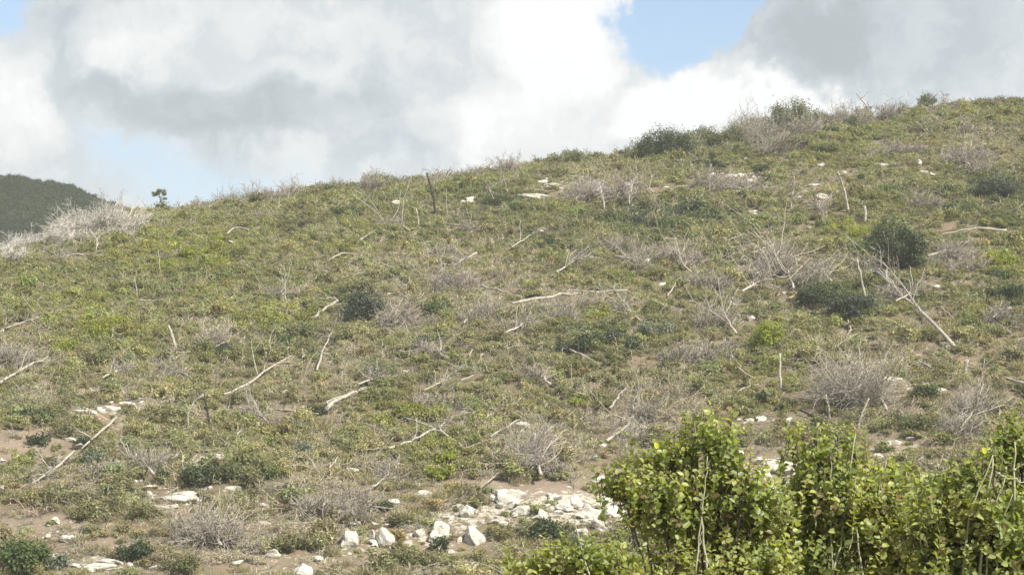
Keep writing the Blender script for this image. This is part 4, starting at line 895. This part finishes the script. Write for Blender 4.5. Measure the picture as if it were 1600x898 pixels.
# ------------------------------------------------------------------ loose rubble
def rubble():
    n = 26000; rng = np.random.default_rng(19)
    y = rng.uniform(84, 212, n); x = rng.uniform(-1, 1, n) * (.24 * y + 3); z = H(x, y); u, v = project(x, y, z)
    pr = field(u, v, RUB) * .85 * np.clip(.5 + fbm(x / 1.5, y / 1.5, 3), 0, 1.2) + .010
    k = rng.uniform(0, 1, n) < pr; x, y, z = x[k], y[k], z[k]; nn = len(x)
    s = .09 + .30 * rng.uniform(0, 1, nn) ** 2.5
    ms = [stone_mesh(1, .8, .7, 900 + i, 2) for i in range(4)]
    scatter('rubble', np.stack([x, y, z + .05 + s * .15], -1), np.stack([rng.normal(0, .3, nn), rng.normal(0, .3, nn), rng.uniform(0, 6.28, nn)], -1), np.stack([s * 1.3, s * 1.1, s * .8], -1), np.ones((nn, 3)) * .5, proto_collection('rubble_stone', ms), 4, 'loose pale stones littering the bare soil', 'rubble')

# ------------------------------------------------------------------ build
stone(830, 306, 50, 8, label=fixed('long flat white ledge, widest rock near the ridge'), boxy=.8)
stone(1283, 308, 28, 10, label=fixed('white ledge with a stepped top on the upper right slope'), boxy=.7)
stone(1012, 407, 11, 10, label=fixed('lone round white stone in the middle of the hillside'))
stone(1397, 592, 30, 7, label=fixed('longest flat slab in the broken row of white ledges'), boxy=.8)
stone(283, 778, 74, 18, label=fixed('long sloping white slab above the grey thicket, lower left'), boxy=.3)
stone(425, 865, 30, 14, label=fixed('wedge shaped white rock standing alone among low scrub'), boxy=.2)
stone(473, 893, 27, 30, label=fixed('pointed white boulder cut by the bottom edge'), boxy=.1)
stone(548, 843, 26, 32, label=fixed('tall upright white boulder, shaded on its left face'), boxy=.8)
stone(740, 838, 36, 30, label=fixed('big squarish white boulder with a flat top'), boxy=.95)
for (u, v, a, b) in ROCKS: stone(u, v, a * 1.38, b * (1.25 if b > a * .75 else 1.0), boxy=random.choice((.2, .5, .8)))
build_dead_wood()
umbrella_tree()
for s in SHRUBS: shrub(*s)
_rr = random.Random(3)
for i, uu in enumerate(range(325, 1600, 27)):              # shaggy crest line
    uu += _rr.uniform(-9, 9); hh = _rr.uniform(10, 20); vv = float(np.interp(uu, SKY_U, SKY_V))
    shrub(_rr.choice(('grey', 'grey', 'mauve', 'skyline', 'mid')), uu, vv - hh * .25, _rr.uniform(18, 38), hh)
rubble()
make_cover()
distant_wood()
build_near()

# ------------------------------------------------------------------ thin haze over the valley
HAZE = 0.00042
def haze():
    bm = bmesh.new(); bmesh.ops.create_cube(bm, size=1.0); me = bpy.data.meshes.new('haze'); bm.to_mesh(me); bm.free()
    o = link('haze', me); o.scale = (6060, 3700, 125); o.location = (0, 1400, 125 / 2 - 29); tag(o, kind='stuff')
    m = bpy.data.materials.new('haze'); m.use_nodes = True; t = NT(m.node_tree); t.n.clear()
    out = t.new('ShaderNodeOutputMaterial'); pv = t.new('ShaderNodeVolumePrincipled')
    pv.inputs['Color'].default_value = (.95, .94, .87, 1); pv.inputs['Density'].default_value = HAZE; pv.inputs['Anisotropy'].default_value = 0.0
    t.l.new(pv.outputs[0], out.inputs['Volume']); me.materials.append(m)
haze()
